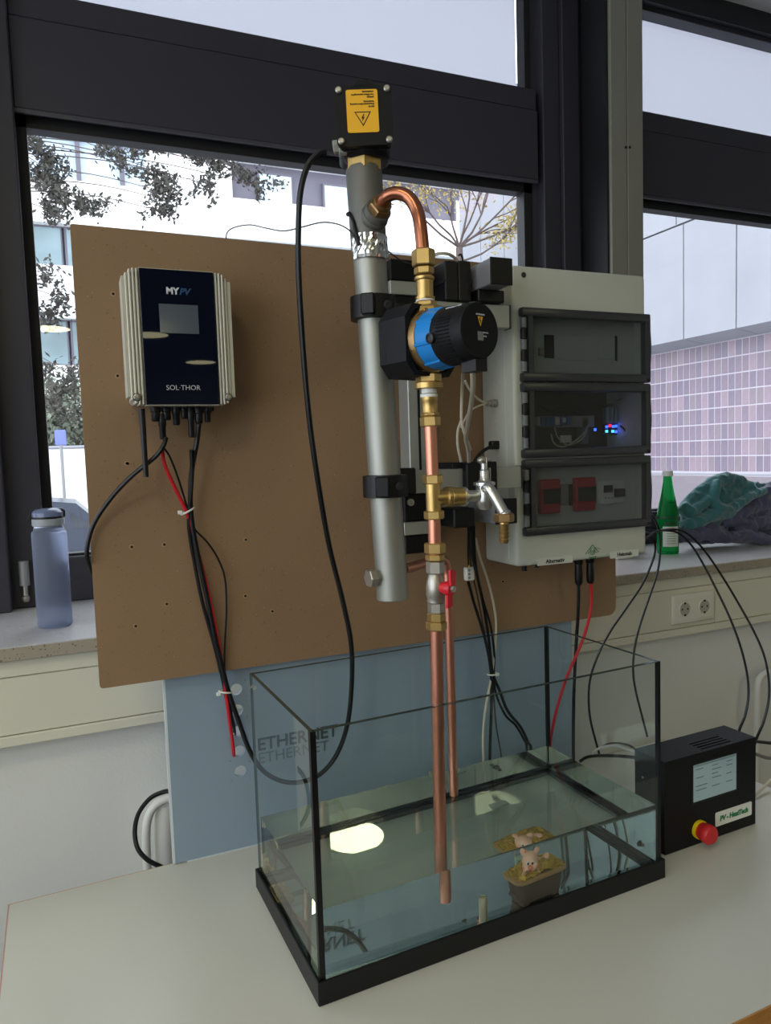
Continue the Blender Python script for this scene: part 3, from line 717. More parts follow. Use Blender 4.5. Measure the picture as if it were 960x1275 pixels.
# tube clamps
def axis_at(z):
    t = (z-.484)/(1.113-.484); return V((.1845+(.1645-.1845)*t, .147+.010*t, z))
for zc, nm in ((.915, 'up'), (.655, 'lo')):
    c = axis_at(zc); h_ = .017
    k = MB().lathe([(.0245, -h_), (.0335, -h_+.001), (.0335, h_-.001), (.0245, h_)], c, (0, 0, 1), 28)
    dx = V((.235-c.x, .25-c.y, 0)).normalized()
    M_ = Matrix.Translation(c) @ Matrix.Rotation(math.atan2(dx.y, dx.x), 4, 'Z')
    k.box(.026, .115, -.016, .016, -h_, h_, bev=.002, M=M_)
    k.box(-.042, -.026, -.010, .010, -h_+.002, h_-.002, bev=.002, M=M_)
    k.box(.215, .262, .215, .25, zc-.018, zc+.024, bev=.002)
    cl = k.build('tube_clamp', M_black, fm)
    s_ = V((-.1, -1, 0)).normalized(); q = c+s_*.0325+V((.012, 0, 0))
    MB().lathe([(.007, 0), (.0055, .0025), (.0035, .003), (.0035, .001)], q, s_, 16).build('clamp_screw', M_charc, cl)

# ------------------------------------------------------------------ heating tube with electric heater head
ht = thing('heating_tube', 'upright grey steel tube held by two black clamps on the frame', 'tube', tuple(axis_at(.484)))
top = axis_at(1.085); bot = axis_at(.484); ax = (top-bot).normalized()
MB().lathe([(.0225, 0), (.0240, .0015), (.0240, .56)], bot, ax, 36).build('tube_body', M_steel, ht)
MB().lathe([(.0240, 0), (.0262, .006), (.0262, .118), (.0245, .122)], axis_at(.992), ax, 36).build('weld_sleeve', M_steeld, ht)
# stub at the bottom left and welded port
q = axis_at(.520)
MB().cyl(q, q+V((-.030, -.004, 0)), .0105, seg=20).build('stub', M_steel, ht)
MB().hexa(q+V((-.028, -.0038, 0)), q+V((-.040, -.005, 0)), .024).build('plug', M_nickel, ht)
pb0 = axis_at(1.030); dport = (P(478, 250, .10)-pb0).normalized()
MB().cyl(pb0, pb0+dport*.042, .0185, seg=24).lathe([(.0205, 0), (.0195, .005)], pb0+dport*.026, dport, 24).build('branch_port', M_steeld, ht)
q = pb0+dport*.040
MB().hexa(q, q+dport*.012, .029).cyl(q+dport*.012, q+dport*.018, .0125).build('port_nut', M_brassd, ht)
# foil patch
fc = axis_at(1.0); fo = MB(); n = 22; mr = 7; vs = []
rf = random.Random(2)
for j in range(mr+1):
    for i in range(n+1):
        t = math.radians(-175+i*(150/n)); rad_ = .0268+rf.uniform(0, .0016); z = fc.z-.017+.034*j/mr
        c = axis_at(z); vs.append(c+V((math.cos(t)*rad_, math.sin(t)*rad_, 0)))
fo.add(vs, [[j*(n+1)+i, j*(n+1)+i+1, (j+1)*(n+1)+i+1, (j+1)*(n+1)+i] for j in range(mr) for i in range(n)], False)
fo.build('foil_patch', M_foil, ht)
# heater head
hc = axis_at(1.085)
hd = thing('heater_head', 'black electric heater junction box with yellow warning label on top of steel tube', 'heater', (hc.x, hc.y, 1.108))
MB().hexa((hc.x, hc.y, 1.106), (hc.x, hc.y, 1.127), .047).build('brass_nut', M_brass, hd)
YH = .113
fa = P(409, 97, YH); fb = P(479, 95, YH); fcn = P(485, 190, YH); fd = P(413, 192, YH)
bw = ((fb.x-fa.x)+(fcn.x-fd.x))/2; bcx = (fa.x+fb.x+fcn.x+fd.x)/4; bz0 = 1.127; bz1_ = fa.z+.002
bcx = hc.x+.001; bw *= .93
tilt = math.atan2((fa.x+fb.x)/2-(fcn.x+fd.x)/2, fa.z-fd.z)
Mh = Matrix.Translation((bcx, 0, (bz0+bz1_)/2)) @ Matrix.Rotation(tilt, 4, 'Y')
hw, hh_ = bw/2, (bz1_-bz0)/2
def HB(*a, **k): return MB().box(*a, M=Mh, **k)
def rp(poly, y, d): 
    m2 = MB().prism(poly, (0, y, 0), (1, 0, 0), (0, 0, 1), (0, d, 0)); m2.v = [Mh @ v for v in m2.v]; return m2
body = rp(rrect(-hw+.002, hw-.002, -hh_, hh_-.003, (.010, .010, .008, .008)), YH+.014, .066)
body.build('box_body', M_blackm, hd)
lid = rp(rrect(-hw, hw, -hh_+.002, hh_-.002, (.010, .010, .007, .007)), YH, .013)
m2 = rp([(-hw*.30, hh_-.004), (hw*.42, hh_-.004), (hw*.30, hh_+.005), (-hw*.18, hh_+.005)], YH, .05); lid.add(m2.v, m2.f, False)
lid.build('box_lid', M_blackm, hd)
rg = MB().lathe([(.030, 0), (.034, .004), (.034, .010)], (bcx+.004, YH+.045, bz0-.004), (0, 0, 1), 30); rg.build('collar', M_blackm, hd)
for sx in (-1, 1):
    for sz in (-1, 1):
        q = Mh @ V((sx*(hw-.006), YH, sz*(hh_-.008)))
        MB().lathe([(.0042, 0), (.0046, .0025), (.0030, .0040), (.0012, .0040)], q, (0, -1, 0), 16).build('lid_screw', M_nickel, hd)
la = P(425.5, 113, YH-.001); lb = P(462, 157.5, YH-.001); lcx, lcz = bcx-.002, (la.z+lb.z)/2
lw, lh = .0218, .0285
Ml = Matrix.Translation((lcx, 0, lcz)) @ Matrix.Rotation(tilt, 4, 'Y')
m2 = MB().prism(rrect(-lw, lw, -lh, lh, (.003,)*4), (0, YH-.0012, 0), (1, 0, 0), (0, 0, 1), (0, .0012, 0)); m2.v = [Ml @ v for v in m2.v]
lab = m2.build('warning_label', M_yel, hd)
def L(x, z): return Ml @ V((x, YH-.0016, z))
uxl = (L(1, 0)-L(0, 0)); uyl = (L(0, 1)-L(0, 0))
tri = MB()
TR3 = [(-.0115, -.001), (.0115, -.001), (0, -.0205)]; TI = [(-.0095, -.0022), (.0095, -.0022), (0, -.0182)]
vs = [L(*p_) for p_ in TR3]+[L(*p_) for p_ in TI]
tri.add(vs, [[0, 1, 4, 3], [1, 2, 5, 4], [2, 0, 3, 5]], False)
tri.add([L(.001, -.0042), L(-.0022, -.010), L(-.0003, -.0095), L(-.0012, -.0142), L(.0026, -.0082), L(.0006, -.0086), L(.0024, -.0042)], [[0, 1, 2, 3, 4, 5, 6]], False)
tri.build('hazard_triangle', M_ink, lab)
for k, (s_, z) in enumerate((('WARNUNG', .0255), ('Vor Öffnen spannungsfrei', .0215), ('schalten', .0180), ('WARNING', .0125), ('Disconnect before opening', .0090), ('this lid', .0055))):
    text(s_, .0030, M_ink, L(.0165, z), -uxl, -uyl, lab, align='LEFT', off=.00005)
# gland on the left of the box
gq = Mh @ V((-hw+.004, YH+.022, -hh_+.010))
MB().hexa(gq+V((.010, 0, 0)), gq+V((-.002, 0, -.0)), .020).hexa(gq+V((-.002, 0, 0)), gq+V((-.010, 0, -.001)), .016).build('cable_gland', mat('grey_gland', (150, 150, 140), .5), hd)
hd.location = (hc.x, hc.y, 1.108); hd.rotation_euler = (0, 0, -.36)

# ------------------------------------------------------------------ copper pipe run with pump, tap and valve
PX, PY = .206, .052
def pp(z): return V((PX+.004-.006*max(0, (z-.6))/.4 if z > .6 else PX+.004*min(1, max(0, (z-.2)/.4)), PY, z))
run = thing('pipe_run', 'copper and brass pipe run dipping into the aquarium, with tap and red lever valve', 'pipe', (PX, PY, .045))
MB().tube([(PX-.001, PY, .062), pp(.2), pp(.474)], .0090, 20, 4).build('copper_pipe', M_copper, run)
MB().cyl(pp(.555), pp(.615), .0090).build('copper_pipe', M_copper, run)
MB().cyl(pp(.665), pp(.742), .0090).build('copper_pipe', M_copper, run)
# bend from the tube branch to the pump
st = pb0+dport*.050
MB().tube([st, st+dport*.018, P(494, 240.5, .080), P(509, 246, .070), P(519, 262, .062), P(523.5, 282, .055), pp(.968)], .0090, 20, 8).build('copper_bend', M_copperd, run)
def nut(z0, z1, af, m_=M_brass, nm='compression_nut', n=6): return MB().hexa(pp(z0), pp(z1), af, n).build(nm, m_, run)
nut(.953, .975, .0275); nut(.942, .952, .0235)
MB().lathe([(.0125, 0), (.0132, .002), (.0132, .0045), (.0112, .005), (.0115, .026), (.0128, .0265), (.0128, .030)], pp(.908), (0, 0, 1), 28).build('check_valve_body', M_brass, run)
MB().lathe([(.0128, 0), (.0135, .001), (.0135, .004), (.0125, .005)], pp(.9345), (0, 0, 1), 28).build('thread_ring', M_brass, run)
MB().cyl(pp(.9065), pp(.9085), .0130).build('sealing_ring', M_white, run)
nut(.899, .9065, .028)
MB().hexa(pp(.884), pp(.899), .047, 8).build('union_nut', M_brass, run)
nut(.797, .810, .031)
MB().lathe([(.014, 0), (.0195, .001), (.0195, .008), (.013, .009)], pp(.789), (0, 0, 1), 28).build('union_collar', M_brass, run)
MB().cyl(pp(.783), pp(.790), .0105).cyl(pp(.778), pp(.782), .0122).build('sealing_ring', M_white, run)
MB().lathe([(.0108, 0), (.0118, .002), (.0108, .004), (.0108, .019), (.0118, .021), (.0118, .026)], pp(.752), (0, 0, 1), 28).build('check_valve_body', M_brass, run)
nut(.738, .752, .0245); nut(.752, .757, .0225)
# tee
nut(.659, .672, .0245); nut(.610, .622, .0245)
t = MB().cyl(pp(.618), pp(.662), .0105)
tc = pp(.640); MB2 = t.cyl(tc, tc+V((.022, 0, -.0005)), .0105)
t.build('tee', M_brass, run)
MB().lathe([(.0110, 0), (.0140, .0015), (.0140, .006), (.0125, .007), (.0138, .008), (.0138, .013), (.0125, .014), (.0125, .028)], tc+V((.018, 0, 0)), (1, 0, -.02), 28).build('tap_adapter', M_brass, run)
# tap
tp = tc+V((.046, -.001, -.001))
tapo = MB().lathe([(.0135, 0), (.0135, .004), (.0085, .005), (.0085, .03)], tp, (1, 0, 0), 24)
q = P(603.5, 621, .05)
tapo.lathe([(.002, -.017), (.008, -.015), (.0115, -.009), (.0125, -.002), (.0122, .019), (.0155, .0195), (.0155, .0235), (.009, .025), (.0068, .028), (.0066, .040), (.0048, .042), (.0048, .050)], (q.x, .050, q.z), (0, 0, 1), 24)
sp0 = P(608, 607, .036); sp1 = P(628, 640, .018)
tapo.tube([V((q.x, .05, q.z+.006)), sp0, sp1], .0078, 16, 5).lathe([(.0078, 0), (.0095, .002), (.0095, .006)], sp1-(sp1-sp0).normalized()*.003, sp1-sp0, 18)
tp_ = tapo.build('tap_body', M_chrome, run)
q.z += .010
hb0 = V((q.x-.003, .05, q.z+.045))
MB().ball(hb0, (.0075, .0065, .0055)).box(q.x+.002, q.x+.011, .046, .054, q.z+.043, q.z+.049, bev=.0015).box(q.x+.0005, q.x+.0025, .044, .056, q.z+.036, q.z+.050, bev=.0005).build('tap_handle', M_nickel, tp_)
MB().box(q.x+.0065, q.x+.0080, .045, .055, q.z+.016, q.z+.034).build('tap_clip', M_nickel, tp_)
dsp = V((0, -.02, -1)).normalized(); s1 = sp1+V((-.001, 0, -.001))
MB().hexa(s1+V((0, 0, .002)), s1+V((0, 0, -.010)), .0250).build('hose_nut', M_brassd, tp_)
MB().lathe([(.0062, 0)]+[x for k in range(5) for x in ((.0064, .004+k*.0052), (.0072, .0048+k*.0052), (.0060, .0090+k*.0052))]+[(.0055, .031)], s1+V((0, 0, -.009)), (-.02, 0, -1), 20).build('hose_barb', M_brass, tp_)
# ball valve with red lever
nut(.562, .577, .0260); nut(.552, .561, .0235)
MB().hexa(pp(.534), pp(.551), .0225).build('valve_end', M_nickel, run)
MB().lathe([(.0095, 0), (.0125, .001), (.0125, .008), (.0135, .010), (.0132, .022), (.0125, .030), (.0100, .038), (.0085, .041)], pp(.493), (0, 0, 1), 28).build('valve_body', M_nickel, run)
MB().hexa(pp(.478), pp(.493), .0205).build('valve_end', M_nickel, run)
vq = pp(.515)
lev = MB().cyl(vq+V((0, -.010, 0)), vq+V((0, -.024, 0)), .0065)
dv = V((.40, -.916, 0)).normalized(); sv = V((.916, .40, 0))
lev = MB().cyl(vq+dv*.010, vq+dv*.023, .0070, .0105, 20).cyl(vq+dv*.023, vq+dv*.029, .0105, .0085, 20)
for sg in (1, -1):
    O = vq+dv*.024+V((0, 0, 0)); poly = [(-.0052, .005*sg), (.0052, .005*sg), (.0056, .025*sg), (-.0058, .027*sg)]
    if sg < 0: poly = poly[::-1]
    lev.prism(poly, O+dv*(.004*(1 if sg > 0 else -.5)), sv, (0, 0, 1), dv*.0035)
lv_ = lev.build('lever', M_red, run)
MB().hexa(vq+dv*.029, vq+dv*.0335, .0085).build('lever_nut', M_nickel, lv_)
nut(.466, .478, .0225, M_brass); nut(.454, .466, .0260)
MB().cyl(pp(.40), pp(.455), .0093).build('pipe_collar', M_copper, run)

# pump -----------------------------------------------------------------
pc_ = V((PX-.004, .052, .852))
pm = thing('circulation_pump', 'circulation pump with black motor head, bright blue ring and brass housing', 'pump', (pc_.x, pc_.y, .80))
af_ = (P(594, 406, -.052)-V((pc_.x, .022, pc_.z+.004))).normalized()
MB().lathe([(.012, 0), (.0145, .012), (.013, .030), (.0145, .060), (.013, .078), (.0145, .088)], (pc_.x, pc_.y, pc_.z-.046), (0, 0, 1), 24).lathe([(.034, -.016), (.0395, -.012), (.0405, .012), (.038, .016)], (pc_.x, pc_.y-.008, pc_.z), -af_*-1, 36).build('pump_housing', M_brassd, pm)
# insulation shell: rounded block with a well in front
a, u_, v__ = orth(af_); uu = V((0, 0, 1)).cross(a).normalized(); vv = a.cross(uu)
def octo(rx, rz, cut): return [(-rx, -rz+cut), (-rx+cut*.8, -rz), (rx-cut*.8, -rz), (rx, -rz+cut), (rx, rz-cut), (rx-cut*.8, rz), (-rx+cut*.8, rz), (-rx, rz-cut)]
ctr = V((pc_.x, pc_.y, pc_.z))
def shell(o0, o1, y0, y1):
    vs = []; 
    for o_, d_ in ((o0, y0), (o1, y0), (o1, y1), (o0, y1)):
        vs += [ctr+uu*x+vv*z+a*d_ for x, z in o_]
    fs = []
    for k in range(4):
        for i in range(8): fs.append([k*8+i, k*8+(i+1) % 8, ((k+1) % 4)*8+(i+1) % 8, ((k+1) % 4)*8+i])
    return MB().add(vs, fs, False)
shb = shell(octo(.037, .041, .014), octo(.046, .047, .018), -.028, .014)
shb.prism(octo(.046, .047, .018), ctr+a*-.040, uu, vv, a*.013)
shb.build('insulation_shell', M_blackm, pm)
MB().lathe([(.0410, 0), (.0425, .001), (.0425, .004), (.041, .005)], ctr+a*.0135, a, 36).build('housing_flange', M_brass, pm)
for k in range(4):
    t_ = math.radians(20+90*k); q = ctr+a*.018+(uu*math.cos(t_)+vv*math.sin(t_))*.0395
    MB().box(-.003, .003, -.003, .003, -.003, .004, bev=.0008, M=Matrix.Translation(q)).build('flange_lug', M_brassd, pm)
blr = MB().lathe([(.038, 0), (.0395, .002), (.0375, .028), (.0365, .034)], ctr+a*.019, a, 40)
for k in range(8):
    t_ = math.radians(15+45*k); d_ = uu*math.cos(t_)+vv*math.sin(t_)
    blr.tube([ctr+a*.022+d_*.0385, ctr+a*.050+d_*.0362], .0028, 8, 1)
blr.build('blue_ring', M_blup, pm)
L0 = .050; fq = ctr+a*(L0+.052)
mo = MB().lathe([(.0375, 0), (.0385, .002), (.0375, .012), (.0365, .040), (.0360, .049), (.0345, .052)], ctr+a*L0, a, 48)
mo_o = mo.build('motor_head', M_blackm, pm)
rb = MB()
for k in range(26):
    t_ = math.radians(150+k*7.0); d_ = uu*math.cos(t_)+vv*math.sin(t_)
    rb.tube([ctr+a*(L0+.012)+d_*.0378, ctr+a*(L0+.034)+d_*.0368], .0011, 5, 1)
rb.build('cooling_rib', M_blackm, mo_o)['kind'] = 'stuff'
for t_ in (math.radians(188),):
    d_ = uu*math.cos(t_)+vv*math.sin(t_); q = ctr+a*(L0+.004)+d_*.038
    MB().lathe([(.007, 0), (.007, .004), (.005, .005), (.004, .003)], q, d_, 10).build('motor_screw', M_charc, mo_o)
MB().lathe([(.0345, 0), (.0340, .0006), (.0338, .0002)], fq-a*.0004, a, 48).build('face_rim', M_charc, mo_o)
cbq = fq-a*.016-vv*.036+uu*.004
cbx = MB()
for (x0, x1, z0, z1, d0, d1) in ((-.0105, .0105, -.016, .010, -.011, .014),):
    vs = [cbq+uu*x+vv*z+a*d for d in (d0, d1) for x, z in ((x0, z0+.002), (x1, z0+.002), (x1, z1), (x0, z1))]
    cbx.add(vs, [[3, 2, 1, 0], [4, 5, 6, 7], [0, 1, 5, 4], [1, 2, 6, 5], [2, 3, 7, 6], [3, 0, 4, 7]], False)
cbx.build('cable_outlet', M_black, pm)
def FQ(x, z, d=.0006): return fq+uu*x+vv*z+a*d
MB().add([FQ(-.0035, .017), FQ(.0065, .017), FQ(.0015, .0045)], [[0, 1, 2]], False).build('warning_triangle', M_yel, mo_o)
MB().add([FQ(-.0005, .0155, .0009), FQ(.0018, .0155, .0009), FQ(.0008, .0125, .0009), FQ(.0028, .0125, .0009), FQ(.0015, .0075, .0009), FQ(.001, .0115, .0009), FQ(-.0008, .0115, .0009)], [[0, 1, 2, 3, 4, 5, 6]], False).build('triangle_mark', M_ink, mo_o)
text('ATTENTION', .0028, M_inkw, FQ(.0015, .0195), uu, vv, mo_o)
MB().add([FQ(-.0042, -.0015), FQ(.0064, -.0015), FQ(.0064, -.0125), FQ(-.0042, -.0125)], [[0, 1, 2, 3]], False).build('data_label', mat('grey_label', (130, 132, 130), .5), mo_o)
text('230V 50Hz', .0022, M_inkw, FQ(.0105, -.0025), uu, vv, mo_o); text('IP 42', .0026, M_inkw, FQ(.0095, -.007), uu, vv, mo_o)
_q = ctr+a*(L0+.030)+(uu*math.cos(2.2)+vv*math.sin(2.2))*.0374
_n = (uu*math.cos(2.2)+vv*math.sin(2.2)); _t = a
text('CIRCULATOR', .0046, M_inkw, _q+_n*.0007, a, _n.cross(a), mo_o)

# second copper pipe -----------------------------------------------------
p2 = thing('return_pipe', 'thinner copper return pipe from the steel tube foot down behind the main pipe', 'pipe', (.31, .235, .06))
e0 = axis_at(.528)+V((.022, 0, 0)); ex = P(561, 860, .235)
MB().tube([e0, e0+V((.03, .02, 0)), V((ex.x-.035, .215, .528)), V((ex.x-.010, .230, .522)), V((ex.x-.001, .235, .505)), V((ex.x, .235, .46)), V((ex.x+.001, .235, .25)), V((ex.x+.001, .235, .122)), V((ex.x+.001, .235, .095))], .0077, 18, 8).build('copper_pipe', M_copper, p2)

# ------------------------------------------------------------------ aquarium
AR = .0419; AW, AD, AH = .60, .2976, .359
aq = thing('aquarium', 'glass aquarium with black base rim and black silicone corners on the table', 'aquarium', (0, 0, 0), AR)
def A(*b_, **k): return MB().box(*b_, **k)
def ab(mb, n, m_, **k): return mb.build(n, m_, aq, local=True, **k)
rim = MB(); hB = .0322; ri = .012
rim.box(0, AW, 0, .0045, 0, hB, bev=.0012).box(0, AW, AD-.0045, AD, 0, hB, bev=.0012).box(0, .0045, .001, AD-.001, 0, hB, bev=.0012).box(AW-.0045, AW, .001, AD-.001, 0, hB, bev=.0012)
rim.box(.004, AW-.004, .004, ri, .001, .010).box(.004, AW-.004, AD-ri, AD-.004, .001, .010).box(.004, ri, .004, AD-.004, .001, .010).box(AW-ri, AW-.004, .004, AD-.004, .001, .010)
ab(rim, 'base_rim', M_black)
g0, g1 = .0052, .0102
def pane(n, x0, x1, y0, y1):
    o = ab(A(x0, x1, y0, y1, .0135, AH), n, M_glass, label=None)
    e = MB().box(x0-.0001, x1+.0001, y0-.0001, y1+.0001, AH-.0003, AH+.0006); e.build('glass_edge', M_gedge, o, local=True); return o
cs = .0088
pane('front_pane', cs, AW-cs, g0, g1); pane('rear_pane', cs, AW-cs, AD-g1, AD-g0)
pane('left_pane', g0, g1, g0+.0002, AD-g0-.0002)
pane('right_pane', AW-g1, AW-g0, g0+.0002, AD-g0-.0002)
ab(A(.012, AW-.012, .012, AD-.012, .0105, .0130), 'bottom_pane', M_glass)
for n, (x0, x1, y0, y1) in enumerate(((.0048, .0125, .0048, .0120), (AW-.0105, AW-.0050, .0048, .0110), (AW-.0115, AW-.0050, AD-.0115, AD-.0050), (.0050, .0085, AD-.0085, AD-.0050))):
    ab(A(x0, x1, y0, y1, .010, AH), 'corner_silicone', M_black if n < 3 else M_gedge)
sl_ = MB(); s0, s1_, zz = .0104, .0160, .0135
sl_.box(s0, AW-s0, s0, s1_, zz, .0155).box(s0, AW-s0, AD-s1_, AD-s0, zz, .0215).box(s0, s1_, s0, AD-s0, zz, .0155).box(AW-s1_, AW-s0, s0, AD-s0, zz, .0215)
ab(sl_, 'bottom_silicone', M_black)
# water
ZW = .1215
M_water = bpy.data.materials.new('greenish_water'); M_water.use_nodes = True; nt = M_water.node_tree
for n in list(nt.nodes): nt.nodes.remove(n)
_o = nt.nodes.new('ShaderNodeOutputMaterial'); _g = nt.nodes.new('ShaderNodeBsdfGlass'); _g.inputs['IOR'].default_value = 1.33; _g.inputs['Roughness'].default_value = 0; _g.inputs['Color'].default_value = (.97, 1, .99, 1)
_a = nt.nodes.new('ShaderNodeVolumeAbsorption'); _a.inputs['Color'].default_value = (.55, .84, .80, 1); _a.inputs['Density'].default_value = .5
nt.links.new(_g.outputs[0], _o.inputs['Surface']); nt.links.new(_a.outputs[0], _o.inputs['Volume'])
wb = MB(); i0 = .01035
wb.box(i0, AW-i0, i0, AD-i0, .01345, ZW)
wt = wb.mesh('water'); wt.materials.append(M_water); wo = bpy.data.objects.new('water', wt); col.objects.link(wo); wo.location = (0, 0, 0); wo.rotation_euler = (0, 0, AR)
for pgn in wt.polygons: pgn.use_smooth = False
tag(wo, 'shallow greenish water filling the lower third of the aquarium', 'water')

# ------------------------------------------------------------------ pig figurine, peg and scraps in the tank
def TK(x, y, z): c, s_ = math.cos(AR), math.sin(AR); return V((x*c-y*s_, x*s_+y*c, z))
pgx, pgy = .372, .062
pigM = Matrix.Translation(TK(pgx, pgy, .0135)) @ Matrix.Rotation(AR+.10, 4, 'Z')
pg = thing('pig_figurine', 'pink piglet figurine in a brown trough of gold coins under water', 'figurine', TK(pgx, pgy, .0135), AR+.10)
pg.scale = (1.1, 1.1, 1.1)
def troughring(hx_, hy_, z, r_=.012, n=9):
    out = []
    for cx_, cy_, a0 in ((hx_-r_, hy_-r_, 0), (-hx_+r_, hy_-r_, 90), (-hx_+r_, -hy_+r_, 180), (hx_-r_, -hy_+r_, 270)):
        for i in range(n): t_ = math.radians(a0+90*i/(n-1)); out.append(V((cx_+r_*math.cos(t_), cy_+r_*math.sin(t_), z)))
    return out
def loft(rs, close=False):
    n = len(rs[0]); vs = [p for r_ in rs for p in r_]; fs = [[j*n+i, j*n+(i+1) % n, (j+1)*n+(i+1) % n, (j+1)*n+i] for j in range(len(rs)-1) for i in range(n)]
    fs.append(list(range(n))[::-1]); fs.append([(len(rs)-1)*n+i for i in range(n)]); return MB().add(vs, fs)
tr0 = loft([troughring(.033, .018, .004, .006), troughring(.035, .020, .008, .007), troughring(.040, .023, .036, .009), troughring(.039, .022, .036, .008), troughring(.038, .021, .031, .008)])
for x in (-.027, .027): tr0.box(x-.006, x+.006, -.018, .018, 0, .006, bev=.0015)
tr0.box(-.040, -.0385, -.012, .012, .012, .016)
tr0.build('trough', M_trough, pg, local=True)
loft([troughring(.042, .025, .034, .011), troughring(.045, .028, .036, .012), troughring(.045, .028, .0395, .012), troughring(.041, .024, .041, .010), troughring(.039, .022, .038, .009)]).build('trough_rim', M_rim, pg, local=True)
cn = MB(); rc = random.Random(8)
for k in range(190):
    x, y = rc.uniform(-.038, .038), rc.uniform(-.021, .021)
    z = .036+.014*(1-(x/.044)**2)*(1-(y/.028)**2)+rc.uniform(0, .004)
    nrm = V((rc.uniform(-.8, .8), rc.uniform(-.9, .5), 1)).normalized()
    r_ = rc.uniform(.0050, .0064); m2 = MB().lathe([(r_*.9, -.0009), (r_, -.0005), (r_, .0005), (r_*.82, .0009)], (x, y, z), nrm, 9); cn.add(m2.v, m2.f, False)
o = cn.build('gold_coins', M_gold, pg, local=True); o['kind'] = 'stuff'
HR = Matrix.Translation((-.012, -.006, 0)) @ Matrix.Rotation(-.50, 4, 'Z') @ Matrix.Translation((.012, .006, 0))
def turn(mb_): mb_.v = [HR @ v_ for v_ in mb_.v]; return mb_
bd = MB().ball((-.012, -.006, .058), (.0125, .0115, .0135)).ball((-.012, -.012, .0515), (.0105, .0085, .0075))
bd.ball((-.019, -.013, .0530), .0055).ball((-.005, -.013, .0530), .0055)
for sx in (-1, 1): bd.ball((-.012+sx*.0105, -.001, .0695), (.0045, .0030, .0065), M=Matrix.Rotation(sx*.45, 4, 'Y'))
turn(bd)
bd.ball((-.010, .000, .044), (.012, .012, .012)).ball((.008, .002, .046), (.015, .010, .009))
bd.tube([(-.018, -.006, .046), (-.026, -.012, .045), (-.031, -.016, .044)], .0045, 8, 4, .0036).tube([(-.004, -.008, .046), (-.004, -.016, .043), (-.006, -.020, .041)], .0050, 8, 4, .0046)
bd.tube([(.014, .001, .047), (.018, -.004, .054), (.017, -.008, .058)], .0058, 8, 4, .0045).tube([(.010, -.004, .047), (.013, -.012, .049)], .0052, 8, 4, .0042)
pb_ = modmesh(bd, [('REMESH', dict(mode='VOXEL', voxel_size=.0011)), ('SMOOTH', dict(factor=.6, iterations=4))])
pig = pb_.build('piglet', M_skin, pg, local=True)
turn(MB().ball((-.012, -.0205, .0535), (.0042, .0035, .0034)).ball((-.0205, -.0155, .0525), (.0035, .0025, .003)).ball((-.0038, -.0155, .0525), (.0035, .0025, .003)).ball((-.018, -.0035, .0700), (.002, .0014, .004))).build('cheeks_and_snout', M_cheek, pig, local=True)
turn(MB().ball((-.0155, -.0160, .0585), (.0027, .0018, .0034)).ball((-.0085, -.0160, .0585), (.0027, .0018, .0034))).build('eye_white', M_white, pig, local=True)
turn(MB().ball((-.0153, -.0175, .0580), (.0015, .0010, .0021)).ball((-.0087, -.0175, .0580), (.0015, .0010, .0021))).build('pupil', M_ink, pig, local=True)
turn(MB().ball((-.012, -.0200, .0487), (.0026, .0012, .0010))).build('mouth', M_red, pig, local=True)
q = TK(.268, .040, .0136)
pk = MB().lathe([(.0070, 0), (.0068, .036), (.0062, .0385), (.0045, .0385), (.0045, .030)], q, (.0, 0, 1), 20).build('plastic_peg', mat('beige_plastic', (196, 186, 160), .5))
tag(pk, 'small beige peg standing on the tank bottom left of the pig', 'peg')
q = TK(.425, .215, .0137)
tag(MB().box(q.x-.019, q.x+.017, q.y-.007, q.y+.007, q.z, q.z+.004, bev=.001).build('plastic_scrap', mat('pale_scrap', (176, 186, 170), .5)), 'small pale plastic scrap lying on the tank bottom behind the pig', 'scrap')
for (px, py, lab) in ((535, 966.5, 'small grey suction cup at the waterline of the rear pane, left of copper pipes'), (617.5, 970, 'small dark suction cup under water at the rear pane, right of copper pipes')):
    q = P(px, py, TK(.3, AD-g1, 0).y+.008)
    tag(MB().lathe([(.0065, 0), (.0060, .002), (.003, .004), (.003, .009), (.0042, .0095), (.0042, .012)], (q.x, TK((q.x)/math.cos(AR)+.0, AD-g1, 0).y-.0015, max(q.z, ZW+.004) if px < 600 else q.z), (0, -1, 0), 16).build('suction_cup', mat('grey_rubber', (110, 106, 96), .5)), lab, 'suction cup')

def cut(mbA, cutters):
    oa = bpy.data.objects.new('tmp', mbA.mesh('tmp')); col.objects.link(oa); tmp = []
    for c in cutters:
        oc = bpy.data.objects.new('tmp', c.mesh('tmp')); col.objects.link(oc); tmp.append(oc)
        md = oa.modifiers.new('b', 'BOOLEAN'); md.operation = 'DIFFERENCE'; md.solver = 'EXACT'; md.object = oc
    dg = bpy.context.evaluated_depsgraph_get(); m2 = bpy.data.meshes.new_from_object(oa.evaluated_get(dg))
    r = MB().add([v.co.copy() for v in m2.vertices], [list(p.vertices) for p in m2.polygons], True)
    for o_ in [oa]+tmp: bpy.data.objects.remove(o_)
    bpy.data.meshes.remove(m2); return r

